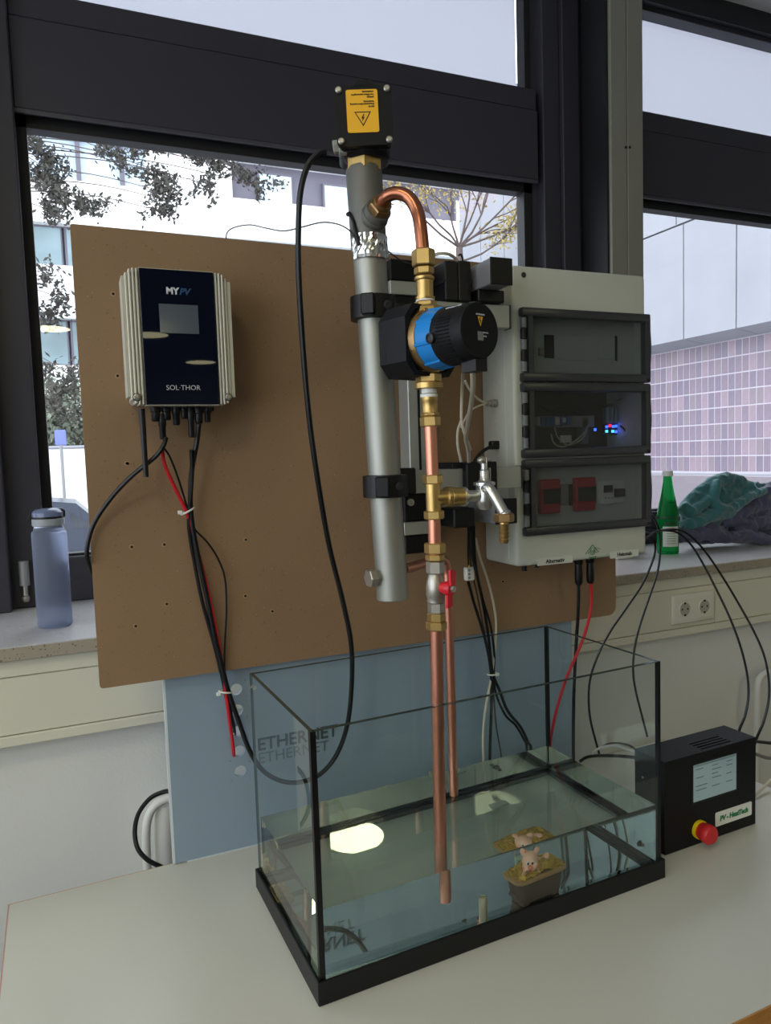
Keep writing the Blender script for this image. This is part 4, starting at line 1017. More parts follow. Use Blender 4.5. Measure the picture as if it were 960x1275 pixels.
# ------------------------------------------------------------------ three row distribution enclosure
EX0, EX1, EY0, EY1, EZ0, EZ1 = .4965, .8035, .285, .3995, .4865, 1.034
en = thing('distribution_box', 'light grey electrical enclosure with three smoked flap doors on the hardboard', 'enclosure', (.65, .34, EZ0))
rowz = [(.8255, .9575), (.6870, .8235), (.5435, .6840)]
outer = MB().box(EX0, EX1, EY0, EY1, EZ0, EZ1, bev=.007, seg=3)
outer = cut(outer, [MB().box(EX0+.022, EX1-.014, EY0-.02, EY1-.012, a_+.008, b_-.008) for a_, b_ in rowz]+[MB().box(EX0-.01, EX0+.0008, EY0+.028, EY0+.0295, EZ0-.01, EZ1+.01)])
outer.build('housing', M_encl, en)
B(EX0-.0006, EX0+.0, EY0+.026, EY0+.031, EZ0+.012, EZ1-.012).build('cover_seam', M_inner, en)
for z in (.985, .90, .868, .835, .76, .73, .70): 
    MB().lathe([(.0062, 0), (.0062, .0006), (.0050, .0006), (.0050, .0002)], (EX0, .345, z), (-1, 0, 0), 20).build('knockout', M_encl, en)
MB().lathe([(.0052, 0), (.0052, .001), (.002, .001)], (P(652, 339, EY0).x, EY0+.0005, 1.017), (0, -1, 0), 16).build('cover_screw', M_charc, en)
MB().lathe([(.0085, 0), (.0080, .001), (.0055, .001), (.0052, -.002)], (P(658, 707, EY0).x, EY0+.0005, EZ0+.0095), (0, -1, 0), 20).build('cover_screw', M_encl, en)
DX0, DX1 = P(649, 420, .275).x, EX1-.0005
for k, (a_, b_) in enumerate(rowz):
    d = MB()
    DY0, DY1 = .270, .2845
    d.box(DX0, DX1, DY0, DY1, b_-.016, b_, bev=.003, seg=2).box(DX0, DX1, DY0, DY1, a_, a_+.016, bev=.003, seg=2)
    d.box(DX0+.0135, DX0+.023, DY0+.001, DY1, a_+.01, b_-.008).box(DX1-.012, DX1-.0005, DY0+.001, DY1, a_+.01, b_-.008)
    door = d.build('flap_door', M_smokeb, en)
    B(DX0+.022, DX1-.012, DY0+.003, DY0+.0055, a_+.015, b_-.015).build('smoked_pane', M_smoke, door)
    n = 5; hh2 = (b_-a_-.034)/n
    for i in range(n):
        z0 = a_+.017+i*hh2
        MB().cyl((DX0+.0065, DY0+.0075, z0+.001), (DX0+.0065, DY0+.0075, z0+hh2-.001), .0058, seg=14).build('hinge_segment', M_black if i % 2 else mat('hinge_grey', (110, 114, 116), .35), door)
    MB().box(DX1-.012, DX1-.003, DY0-.0015, DY0+.001, a_+.003, a_+.008, bev=.001).build('catch', M_black, door)
    MB().tube([(DX1-.002, DY0+.004, a_+.015), (DX1-.001, DY0+.001, (a_+b_)/2), (DX1-.002, DY0+.004, b_-.012)], .002, 6).build('flap_grip', M_smokeb, door)
IY = .302
# row 1: blank light panel with a catch, a rectangle cover and a slot
a_, b_ = rowz[0]; r1 = B(EX0+.0222, EX1-.0142, IY, IY+.003, a_+.0062, b_-.0062).build('inner_cover', M_inner, en)
q0, q1 = P(677, 417, IY), P(689, 446, IY); B(q0.x, q1.x, IY-.004, IY, q1.z, q0.z, bev=.001).build('latch', M_black, r1)
q = P(673.5, 437, IY); B(q.x-.007, q.x+.004, IY-.007, IY, q.z-.009, q.z+.006, bev=.001).build('lock', M_nickel, r1)
q0, q1 = P(693, 417, IY), P(738, 450, IY); B(q0.x, q1.x, IY-.0012, IY, q1.z+.001, q0.z, bev=.0005).build('blank_cover', M_inner, r1)
q0, q1 = P(744, 420, IY), P(773, 448, IY); B(q0.x, q1.x, IY-.0012, IY, q1.z+.001, q0.z, bev=.0005).build('blank_cover', M_inner, r1)
q = P(766, 434, IY); B(q.x-.0018, q.x+.0018, IY-.005, IY, q.z-.024, q.z+.024, bev=.001).build('pull_slot', M_dark, r1)
# row 2: open interior with relays and a lit controller board
a_, b_ = rowz[1]; r2 = B(EX0+.0222, EX1-.0142, .384, .387, a_+.0062, b_-.0062).build('dark_back_plate', M_charc, en)
IY2 = .335
def ib(px0, py0, px1, py1, Y, d, n, m_, par, bev=.0008):
    a1_, b1_ = P(px0, py0, Y), P(px1, py1, Y); return B(a1_.x, b1_.x, Y, Y+d, min(a1_.z, b1_.z), max(a1_.z, b1_.z), bev=bev).build(n, m_, par)
ib(670, 519, 673, 530, IY2, .02, 'terminal_end', M_white, r2)
for k in range(3): ib(674+k*5.6, 519, 679.2+k*5.6, 530, IY2, .03, 'relay', M_bluem, r2)
ib(691.5, 519, 697.5, 529, IY2, .03, 'relay_socket', M_white, r2)
for k in range(2): ib(699+k*7, 518, 705.3+k*7, 529, IY2, .03, 'relay', M_bluem, r2)
q0, q1 = P(700.5, 520, IY2), P(704.5, 526, IY2); B(q0.x, q1.x, IY2-.001, IY2, q1.z, q0.z).build('relay_label', M_white, r2)
B(P(670, 520, .36).x, P(740, 520, .36).x, .36, .366, P(700, 532, .36).z, P(700, 518, .36).z).build('din_rail', M_alu, r2)
ib(698, 542, 712, 551, .35, .004, 'paper_tag', M_white, r2)
ib(725, 520, 733, 553, .36, .02, 'cable_duct', mat('duct_grey', (110, 112, 112), .6), r2)
MB().tube([P(686, 540, .33), P(690, 552, .325), P(701, 556, .325), P(716, 549, .325), P(728, 538, .33), P(733, 528, .35)], .0016, 6).tube([P(690, 531, .34), P(695, 545, .33), P(708, 554, .33), P(724, 547, .33), P(731, 536, .34)], .0014, 6).build('wiring', M_whitec, r2)
MB().tube([P(672, 505, .35), P(685, 512, .34), P(705, 508, .34), P(725, 514, .35)], .0018, 6).tube([P(740, 500, .35), P(752, 506, .34), P(772, 497, .34), P(778, 492, .35)], .0012, 6).tube([P(772, 530, .34), P(779, 537, .33), P(782, 553, .34)], .002, 6).build('wiring', M_black, r2)
ib(755, 507, 776, 527, .35, .012, 'controller_board', mat('board_teal', (70, 110, 116), .5), r2)
for k in range(4): ib(756.5+k*5, 507, 759+k*5, 526, .345, .006, 'terminal_strip', mat('terminal_grey', (165, 185, 188), .5), r2)
ib(752, 528, 775, 541, .352, .006, 'led_board', M_black, r2)
M_ledb = mat('led_blue', (40, 90, 255), .4, emit=(50, 90, 255), estr=6); M_ledr = mat('led_red', (255, 30, 50), .4, emit=(255, 30, 60), estr=6); M_ledc = mat('led_cyan', (70, 190, 255), .4, emit=(80, 190, 255), estr=5)
for k, (x, y, m_) in enumerate(((755.5, 531.5, M_ledb), (759.5, 530, M_ledr), (763.5, 531, M_ledb), (767, 530.5, M_ledb), (755.5, 537, M_ledc), (763, 537, M_ledc), (767, 537.5, M_ledb), (773, 535, M_ledr), (741, 535, M_ledb))):
    q = P(x, y, .350); B(q.x-.0018, q.x+.0018, .348, .352, q.z-.0026, q.z+.0026).build('led', m_, r2)
ib(785, 505, 793, 556, .36, .01, 'cable_duct', mat('duct_violet', (120, 112, 140), .6), r2)
# row 3: light panel with two red handled isolators and a timer
a_, b_ = rowz[2]; r3 = B(EX0+.0222, EX1-.0142, IY, IY+.003, a_+.0062, b_-.0062).build('inner_cover', M_inner, en)
for (x0, x1, yt_, yb_) in ((674.5, 698.5, 597.5, 638.5), (717.5, 742.5, 595, 635)):
    s_ = ib(x0, yt_+8, x1, yb_-8, IY-.006, .006, 'isolator', M_dark, r3)
    ib(x0, yt_, x1, yt_+11, IY-.014, .014, 'isolator_cap', M_red if False else mat('deep_red_plastic', (190, 30, 46), .4), s_, bev=.002)
    ib(x0, yb_-10, x1, yb_, IY-.014, .014, 'isolator_cap', MATS['deep_red_plastic'], s_, bev=.002)
    ib(x0, yt_+9, x0+3, yb_-9, IY-.013, .012, 'isolator_side', MATS['deep_red_plastic'], s_)
ib(699, 603, 708.5, 629, IY-.004, .004, 'breaker', mat('breaker_grey', (140, 140, 138), .5), r3)
ib(709, 603, 717, 629, IY-.003, .003, 'blank_module', M_dark, r3)
tm = ib(744, 600, 777, 625, IY-.002, .002, 'slot_frame', M_white, r3)
ib(750, 602, 765, 627, IY-.008, .006, 'timer', M_white, tm)
ib(752, 604.5, 763.5, 613, IY-.009, .002, 'timer_display', M_dark, tm)
ib(767, 609, 779, 618, IY-.012, .012, 'breaker_toggle', M_dark, tm)
for (x, y) in ((754, 620), (758, 620), (762, 620)): q = P(x, y, IY-.008); MB().cyl(q, q+V((0, -.001, 0)), .0012, seg=8).build('timer_button', M_ink, tm)
# labels and emblem on the lower front
def lbl(x0, x1, y, s_):
    c_ = P((x0+x1)/2, y, EY0); w_ = (P(x1, y, EY0).x-P(x0, y, EY0).x)/2
    o_ = MB().prism(rrect(c_.x-w_, c_.x+w_, c_.z-.0068, c_.z+.0068, (.002,)*4), (0, EY0-.0006, 0), (1, 0, 0), (0, 0, 1), (0, .0008, 0)).build('name_label', mat('label_pale', (206, 208, 198), .5), en)
    text(s_, .0105, M_ink, (c_.x, EY0-.0008, c_.z-.0003), (1, 0, 0), (0, 0, 1), o_, off=.0002)
lbl(669, 713, 698, 'Alternativ'); lbl(759.5, 795, 689.5, 'Heizstab')
lc = P(737.5, 686.5, EY0); lg = MB()
def stroke(pts, w_):
    for p0, p1 in zip(pts[:-1], pts[1:]):
        p0, p1 = V((p0[0], p0[1], 0)), V((p1[0], p1[1], 0)); n_ = V((-(p1-p0).y, (p1-p0).x, 0)).normalized()*w_
        lg.add([V((lc.x+v.x*.001, EY0-.0006, lc.z+v.y*.001)) for v in (p0-n_, p1-n_, p1+n_, p0+n_)], [[0, 1, 2, 3]], False)
stroke([(-17, -4), (0, 13), (15, -3)], .8); stroke([(-12, -4), (-3, 4), (0, 8)], .5); stroke([(-9, -5), (-3, 9)], .5); stroke([(4, 8), (4, -5)], .6); stroke([(4, 1), (10, 7)], .6); stroke([(4, 1), (11, -4)], .6); stroke([(13, 6), (17, 3)], .5)
stroke([(-4, -6), (-4, 1), (3, 1), (3, -6), (-4, -6)], .6); stroke([(-4, -2.5), (3, -2.5)], .4); stroke([(-.5, -6), (-.5, 1)], .4)
lg.build('emblem', M_inkgr, en)
text('SMART', .0058, M_inkgr, (lc.x, EY0-.0005, lc.z-.0125), (1, 0, 0), (0, 0, 1), en)
# glands and plugs under the enclosure
for (x, l_, r_) in ((653, .018, .0062), (669, .014, .005)):
    q = P(x, 715, .33); MB().lathe([(r_, 0), (r_, l_*.35), (r_*.8, l_*.4), (r_*.8, l_)], (q.x, .33, EZ0+.001), (0, 0, -1), 12).build('cable_gland', M_black, en)
for x in (720.5, 735):
    q = P(x, 720, .33); MB().lathe([(.0085, 0), (.0085, .014), (.0070, .016), (.0078, .034), (.0078, .052), (.0055, .058)], (q.x, .33, EZ0+.001), (0, 0, -1), 14).build('cable_plug', M_black, en)
q = P(612, 502, .345); MB().lathe([(.0062, 0), (.0078, .002), (.0078, .006), (.0055, .007), (.0068, .008), (.0068, .013), (.0045, .014), (.0055, .016), (.0050, .022)], (EX0, .345, P(620, 502, .345).z), (-1, 0, -.03), 12).build('sensor_gland', M_nickel, en)
zc = P(625, 554, .345).z
B(EX0-.016, EX0+.001, .337, .353, zc-.008, zc+.008, bev=.002).build('side_plug', M_black, en)

# ------------------------------------------------------------------ black control device at right
hD = .165
f1 = V((.645, .074, 0)); f2 = V((.871, .0825, 0)); dang = math.atan2((f2-f1).y, (f2-f1).x); dL = (f2-f1).length; dD = .070
dv_ = thing('control_device', 'black boxy controller with small screen and red stop button right of the aquarium', 'controller', f1, dang)
def D(*b_, **k): return MB().box(*b_, **k)
def db(mb, n, m_, par=None, **k): return mb.build(n, m_, par or dv_, local=True, **k)
c1 = D(0, dL, 0, dD, .0005, hD, bev=.0012)
c1 = cut(c1, [D(.098, .172, .009+i*.0085, .0125+i*.0085, hD-.02, hD+.01) for i in range(4)])
for s_ in range(len(c1.sm)): c1.sm[s_] = False
db(c1, 'case', M_blackm)
db(D(.097, .173, .008, .040, hD-.022, hD-.018), 'vent_floor', M_dark)
def DF(px, py):      # point of the device's front plane seen at a pixel of the photograph
    n_ = V((-math.sin(dang), math.cos(dang), 0)); d_ = ray(px, py); t_ = (f1-CAM).dot(n_)/d_.dot(n_)
    q_ = CAM+d_*t_; l_ = q_-f1; return (l_.x*math.cos(dang)+l_.y*math.sin(dang), q_.z)
sa_, sb_, sc2, sd = DF(862, 953.5), DF(915.5, 937.5), DF(916, 981.5), DF(863.5, 999)
x0, x1, z1_, z0_ = (sa_[0]+sd[0])/2, (sb_[0]+sc2[0])/2, (sa_[1]+sb_[1])/2, (sc2[1]+sd[1])/2
db(MB().box(x0-.0035, x1+.0035, -.0012, .001, z0_-.004, z1_+.004, bev=.0005), 'screen_bezel', M_black)
scr = db(D(x0, x1, -.0018, 0, z0_, z1_), 'screen', M_scr)
db(D(x0+.001, x1-.001, -.0021, -.0017, z1_-.0035, z1_-.001), 'screen_header', mat('header_grey', (120, 140, 150), .3), scr)
lnk = MB(); r_ = random.Random(4)
for k in range(6):
    z = z1_-.009-k*.0075
    for (u0, u1) in ((.05, .35), (.42, .66), (.76, .95)):
        if r_.random() < .82: lnk.box(x0+(x1-x0)*u0, x0+(x1-x0)*(u0+(u1-u0)*r_.uniform(.5, 1)), -.0021, -.0017, z-.0006, z+.0006)
db(lnk, 'screen_text', mat('screen_ink', (88, 104, 116), .3), scr)
la_, lb_, lc_, ld_ = DF(890.5, 1013), DF(935.5, 996.5), DF(936, 1013), DF(892, 1030)
x0, x1, zt2, zb2 = la_[0], lb_[0], (la_[1]+lb_[1])/2, (lc_[1]+ld_[1])/2
pl = db(MB().prism(rrect(x0, x1, zb2, zt2, (.003,)*4), (0, -.001, 0), (1, 0, 0), (0, 0, 1), (0, .001, 0)), 'name_plate', M_white)
text('PV - HeatTech', .0125, M_inkgr, ((x0+x1)/2, -.0013, (zt2+zb2)/2-.0004), (1, 0, 0), (0, 0, 1), pl, off=.0006, shear=.15, local=True, space=.96)
bx_, bz_ = DF(870, 1032)
yr = db(MB().lathe([(.0165, 0), (.0165, .006)], (bx_, 0, bz_), (0, -1, 0), 28), 'yellow_ring', M_yelr)
db(MB().lathe([(.0140, 0), (.0150, .005), (.0158, .010), (.0166, .011), (.0168, .021), (.0145, .0245), (.006, .0255)], (bx_, -.004, bz_), (0, -1, 0), 28), 'stop_button', M_redb)
for k, z in enumerate((.148, .128)):
    pq = D(dL, dL+.012, .02, .034, z-.006, z+.006, bev=.002); db(pq, 'side_connector', M_black)
for z in (.03, .075, .12):
    db(MB().lathe([(.0022, 0), (.0022, .0006)], (0, .05, z), (-1, 0, 0), 10), 'case_screw', M_alug)

# ------------------------------------------------------------------ bottles and cloths on the sill
ZS = .372
q = PZ(69, 779, ZS)
wbt = thing('water_bottle', 'frosted blue water bottle with grey lid on the left of the sill', 'bottle', (q.x, q.y, ZS))
s_ = 1.0
MB().lathe([(.030, 0), (.0335, .004), (.0335, .19), (.0325, .196), (.029, .199), (.029, .203), (.0275, .203), (.0275, .198), (.031, .190), (.0325, .188), (.0325, .006), (.029, .003)], (q.x, q.y, ZS+.0003), (0, 0, 1), 36).build('bottle_body', M_bot, wbt)
MB().cyl((q.x, q.y, ZS+.2035), (q.x, q.y, ZS+.208), .028, seg=32).build('neck_ring', M_bot, wbt)
MB().lathe([(.0300, 0), (.0310, .001), (.0310, .013), (.0298, .0145)], (q.x, q.y, ZS+.2085), (0, 0, 1), 32).build('lid_band', mat('lid_grey', (150, 156, 160), .4), wbt)
MB().lathe([(.0303, 0), (.0303, .004)], (q.x, q.y, ZS+.2230), (0, 0, 1), 32).build('lid_seal', M_black, wbt)
ld2 = MB().lathe([(.0300, 0), (.0300, .008), (.026, .013), (.018, .016), (.006, .017)], (q.x, q.y, ZS+.2270), (0, 0, 1), 32).build('lid_top', mat('lid_blue_grey', (110, 120, 150), .15), wbt)
MB().box(q.x-.026, q.x+.030, q.y-.008, q.y+.008, ZS+.236, ZS+.242, bev=.002).box(q.x+.022, q.x+.033, q.y-.007, q.y+.007, ZS+.224, ZS+.240, bev=.002).build('lid_clasp', M_charc, ld2)
MB().tube([(q.x-.029, q.y, ZS+.214), (q.x-.034, q.y-.004, ZS+.222), (q.x-.033, q.y-.004, ZS+.232), (q.x-.028, q.y, ZS+.236)], .0013, 6).build('lid_loop', M_charc, ld2)

q = PZ(831.5, 689, ZS)
gb = thing('glass_bottle', 'green glass bottle with white cap and paper label on the sill', 'bottle', (q.x, q.y, ZS))
H_ = (P(832, 587, q.y).z-ZS)/.27
pr_ = [(.033, 0), (.0365, .004), (.0365, .118), (.0370, .122), (.0355, .132), (.030, .160), (.0215, .200), (.0160, .232), (.0145, .250), (.0145, .256)]
pr_ = [(a_*H_*.94, b_*H_) for a_, b_ in pr_]
MB().lathe(pr_, (q.x, q.y, ZS+.0003), (0, 0, 1), 36).build('bottle_glass', M_gb, gb)
MB().lathe([(.0165*H_, 0), (.0170*H_, .002), (.0165*H_, .016*H_), (.0150*H_, .0175*H_)], (q.x, q.y, ZS+.255*H_), (0, 0, 1), 24).build('screw_cap', M_white, gb)
def band(z0, z1, r_, m_, a0=-180, a1=180, nm='paper_label', par=gb):
    vs = []; n = 24
    for z in (z0, z1):
        for i in range(n+1): t_ = math.radians(a0+(a1-a0)*i/n); vs.append((q.x+r_*math.cos(t_), q.y+r_*math.sin(t_), ZS+z))
    for z in (z0, z1):
        for i in range(n+1): t_ = math.radians(a0+(a1-a0)*i/n); vs.append((q.x+(r_-.0008)*math.cos(t_), q.y+(r_-.0008)*math.sin(t_), ZS+z))
    k_ = n+1; fs = []
    for i in range(n): fs += [[i, i+1, k_+i+1, k_+i], [2*k_+i, 2*k_+i+1, 3*k_+i+1, 3*k_+i], [k_+i, k_+i+1, 3*k_+i+1, 3*k_+i], [i, i+1, 2*k_+i+1, 2*k_+i]]
    return MB().add(vs, fs).build(nm, m_, par)
R_ = .0365*H_*.94+.0006
lab_ = band(.026*H_, .092*H_, R_, mat('label_paper', (202, 206, 196), .6), -160, -70)
band(.078*H_, .088*H_, R_+.0004, M_red, -128, -100, 'label_badge', lab_)
for k in range(5): band((.036+k*.008)*H_, (.0375+k*.008)*H_, R_+.0004, M_inkgr, -140, -92, 'label_line', lab_)
band(.1165*H_, .1235*H_, R_+.0008, mat('dark_green_band', (10, 60, 30), .4), nm='embossed_band')
band(.098*H_, .108*H_, R_+.0004, MATS['dark_green_band'], -150, -90, nm='embossed_lettering')
q = PZ(806, 700, ZS); q = V((q.x-.01, q.y+.10, ZS))
tn = thing('drink_carton', 'small white and red carton half hidden behind the enclosure corner on the sill', 'carton', (q.x, q.y, ZS))
B(q.x-.03, q.x+.03, q.y-.02, q.y+.02, ZS, ZS+.085, bev=.003).build('carton_body', M_white, tn)
B(q.x-.0305, q.x+.0305, q.y-.0205, q.y+.0205, ZS+.030, ZS+.060).build('red_band', M_red, tn)

def folds(name, label, cat, rolls, blobs, m_, seed, vox=.0042, wr=.0055):
    mb_ = MB()
    for pts, r_ in rolls:
        ps = [P(*p_) for p_ in pts]; rr_ = random.Random(len(ps)+seed)
        q_ = []; e = [ps[0]*2-ps[1]]+ps+[ps[-1]*2-ps[-2]]
        for i in range(1, len(e)-2):
            for k in range(5):
                t = k/5; a, b, c, d = e[i-1], e[i], e[i+1], e[i+2]
                q_.append(.5*((2*b)+(c-a)*t+(2*a-5*b+4*c-d)*t*t+(3*b-a-3*c+d)*t**3))
        q_.append(ps[-1]); n = len(q_)
        mb_.rings(q_, [max(.004, r_*(.55+.45*math.sin(math.pi*min(1, .18+.64*i/n)))*(1+.12*noise.noise(V((i*.4, seed, r_*50))))) for i in range(n)], 12)
    for (px, py, Y), r_ in blobs: mb_.ball(P(px, py, Y), r_, 20, 12)
    o2 = modmesh(mb_, [('REMESH', dict(mode='VOXEL', voxel_size=vox)), ('SMOOTH', dict(factor=.6, iterations=5))])
    for i, v in enumerate(o2.v):
        w_ = v*26+V((seed, seed*2, 0)); f_ = (1-abs(noise.noise(w_)*2.2)); g_ = 1-abs(noise.noise(w_*2.3+V((4, 4, 4)))*2.2)
        v.z += wr*(f_*.8+g_*.45); v.y -= wr*f_*.9; v.z = max(v.z, ZS+.001+.0015*max(0, f_))
    o_ = o2.build(name, m_, None); tag(o_, label, cat); return o_
Yc = .885
folds('teal_fleece', 'teal green fleece crumpled on top of the dark jacket behind the green bottle', 'fleece', [
    ([(846, 640, Yc), (858, 626, Yc), (874, 612, Yc), (889, 602, Yc), (899, 598, Yc), (913, 599, Yc), (928, 605, Yc), (940, 614, Yc)], .022),
    ([(893, 600, .86), (890, 612, .85), (889, 624, .845), (898, 634, .84), (913, 633, .845), (926, 624, .85), (938, 617, .86), (952, 612, .87)], .016),
    ([(850, 628, .87), (859, 638, .86), (870, 632, .855), (880, 624, .86), (888, 614, .86)], .015),
    ([(846, 655, .86), (862, 654, .85), (878, 647, .845), (892, 641, .85), (908, 641, .86), (922, 638, .87)], .020),
    ([(852, 645, .87), (860, 640, .865), (868, 645, .86)], .018),
    ([(936, 606, .90), (948, 610, .90), (958, 616, .90)], .018)],
    [((895, 625, .905), (.095, .045, .062)), ((868, 642, .895), (.065, .04, .055)), ((925, 620, .905), (.065, .04, .050)), ((908, 612, .90), (.05, .03, .035)), ((880, 650, .88), (.06, .03, .035))], M_teal, 3.3)
folds('navy_jacket', 'dark navy jacket lying crumpled on the sill under teal fleece', 'jacket', [
    ([(843, 672, .86), (862, 669, .84), (885, 667, .835), (905, 671, .83), (930, 669, .83), (955, 673, .83), (990, 672, .83)], .020),
    ([(845, 662, .86), (865, 660, .85), (885, 658, .845), (900, 662, .845)], .016),
    ([(898, 656, .86), (908, 646, .86), (922, 638, .86), (937, 632, .87), (955, 628, .87), (985, 630, .87)], .022),
    ([(925, 640, .88), (936, 624, .88), (948, 616, .88), (962, 608, .88), (980, 604, .88)], .022),
    ([(910, 660, .86), (930, 655, .85), (950, 652, .85), (980, 655, .85)], .020),
    ([(905, 655, .85), (925, 650, .84), (940, 660, .84)], .012)],
    [((940, 652, .90), (.11, .045, .060)), ((970, 635, .91), (.08, .045, .085)), ((880, 665, .89), (.10, .035, .036)), ((925, 645, .88), (.05, .03, .04))], M_navy, 6.1)

# ------------------------------------------------------------------ cables
def cable(pts, r, m_, label, name='cable', cat='cable', group=None, seg=8):
    ps = [p_ if isinstance(p_, V) else P(*p_) for p_ in pts]; mb_ = MB().tube(ps, r, seg, 7)
    o_ = mb_.build(name, m_, None, loc=tuple(ps[0])); tag(o_, label, cat, group); return o_
cable([(406, 189, .148), (396, 192, .15), (383, 207, .155), (374, 240, .16), (371.5, 290, .17), (372, 345, .18), (377, 430, .20), (385, 520, .22), (396, 600, .24), (410, 680, .27), (426, 745, .29), (437, 800, .31), (438, 850, .33), (433, 900, .345), (420, 938, .36), (401, 962, .37), (378, 973, .375), (352, 973, .38), (328, 960, .385), (311, 935, .39), (298, 900, .392), (288, 872, .39), (280, 845, .388), (268, 795, .386), (258, 745, .384), (246, 690, .38), (239, 650, .375), (237, 620, .37), (239, 585, .362), (245, 550, .356), (247.5, 528, .352)], .0042, M_cable, 'long thick black cable from heater head looping down and back up to inverter')
cable([(202, 556, .35), (204, 575, .355), (212, 595, .36), (224, 620, .368), (233, 640, .372), (239, 662, .378), (250, 700, .384), (261, 745, .386), (271, 795, .388), (279, 845, .39), (284, 885, .395), (289, 920, .41), (291, 938, .418), (291.5, 945, .45)], .0030, M_redc, 'red cable hanging from the inverter and entering a hole of the blue panel')
cable([(203, 556, .345), (212, 570, .35), (222, 596, .36), (231, 625, .37), (240, 655, .376), (258, 675, .384), (271, 695, .388), (280, 720, .388), (282, 760, .388), (280, 800, .389), (280, 840, .389), (285, 870, .40), (292, 905, .418), (293, 915, .44)], .0017, M_cable, 'thin black cable bowing out beside the red one below inverter')
cable([(238, 560, .352), (239, 600, .362), (235, 640, .372), (236, 665, .378), (242, 700, .384), (252, 750, .388), (266, 800, .390), (277, 845, .391), (283, 875, .40), (290, 900, .415), (292, 911, .44)], .0030, M_cable, 'black cable in the bundle below the inverter, leftmost at mid height')
cable([(207, 545, .345), (203, 556, .34), (192, 570, .345), (165, 592, .36), (140, 618, .375), (118, 650, .385), (109, 678, .388), (109, 698, .395), (116, 716, .425), (125, 722, .44)], .0036, M_cable, 'black cable curving left from inverter and round the board edge')
for (x, y, Y, a_, lab) in ((233.5, 636.5, .372, .1, 'white cable tie around the bundle just below the inverter'), (280.5, 861, .392, -.05, 'white cable tie around the bundle at the hardboard bottom edge')):
    q = P(x, y, Y); o_ = MB().tube([q+V((math.cos(t_)*.0105, math.sin(t_)*.008, a_*.05*math.cos(t_))) for t_ in [math.radians(30*k) for k in range(13)]], .0016, 6, 2).box(q.x-.016, q.x-.009, q.y-.007, q.y-.002, q.z-.004, q.z+.002, bev=.0005).build('cable_tie', M_white); tag(o_, lab, 'cable tie')
cable([(283, 306, .412), (281.5, 297, .43), (284, 288, .43), (294, 282.5, .42), (312, 280, .40), (331, 284, .36), (353, 287.5, .30), (375, 283, .25), (400, 277, .20), (420, 279, .17), (434, 286, .155), (442, 296, .141), (445, 303, .137)], .0011, M_thin, 'thin dark wire arching over the hardboard to the steel tube', 'wire', 'wire')
cable([(432, 268, .158), (435, 266, .154), (439, 273, .147), (442, 285, .142), (445, 298, .138), (447, 305, .136)], .0028, M_cable, 'short thick black sensor lead taped under foil on the steel tube', 'sensor_lead')
cable([(478, 308, .17), (490, 318, .20), (503, 326, .24), (520, 330, .27)], .0011, M_thin, 'thin wire from the steel tube running back behind the brass fittings', 'wire', 'wire')
# pump leads and sensor leads
pl1 = 'white cable'
cable([(588.5, 462, -.02), (589, 478, .02), (587, 500, .09), (583, 525, .16), (580, 545, .22), (583, 560, .26), (584, 575, .28)], .0036, M_whitec, 'thick white cable dropping from the pump motor outlet', 'cable')
cable([(580, 452, .03), (577, 462, .14), (576, 474, .23), (575, 495, .27), (574.5, 520, .27), (577, 535, .27), (583, 552, .28), (586, 560, .29)], .0026, M_whitec, 'white cable left of the pump lead, behind the pump', 'cable')
cable([(574, 524, .28), (570, 537, .28), (570, 555, .28), (574, 575, .28), (575, 588, .285)], .0024, M_whitec, 'white cable curving furthest left below the pump', 'cable')
cable([(579, 474, .30), (584, 484, .31), (592, 494, .33), (600, 500, .34), (606, 502, .345)], .0022, M_whitec, 'upper white lead running into the brass gland of the enclosure', 'cable')
cable([(604, 503, .345), (595, 506, .335), (585, 512, .32), (578, 524, .31), (574, 532, .30)], .0018, M_whitec, 'lower white lead curving down from the brass gland', 'cable')
cable([(628, 553.5, .345), (612, 556, .34), (600, 563, .33), (592, 573, .31), (588, 585, .29)], .0034, M_cable, 'black plug lead on the enclosure side above the tap')
cable([(538, 321, .36), (542, 317, .34), (550, 315.5, .33), (560, 317, .33), (568, 323, .34), (572, 332, .35)], .0030, M_whitec, 'white cable hooped over the top edge of the hardboard', 'cable')
o_ = MB().tube([P(571, 318, .32), P(574, 317, .31), P(576, 322, .31), P(576, 330, .30)], .0018, 6).build('cable_tie', M_cable); tag(o_, 'black cable tie tail sticking up beside the upper standoff profile', 'cable tie')
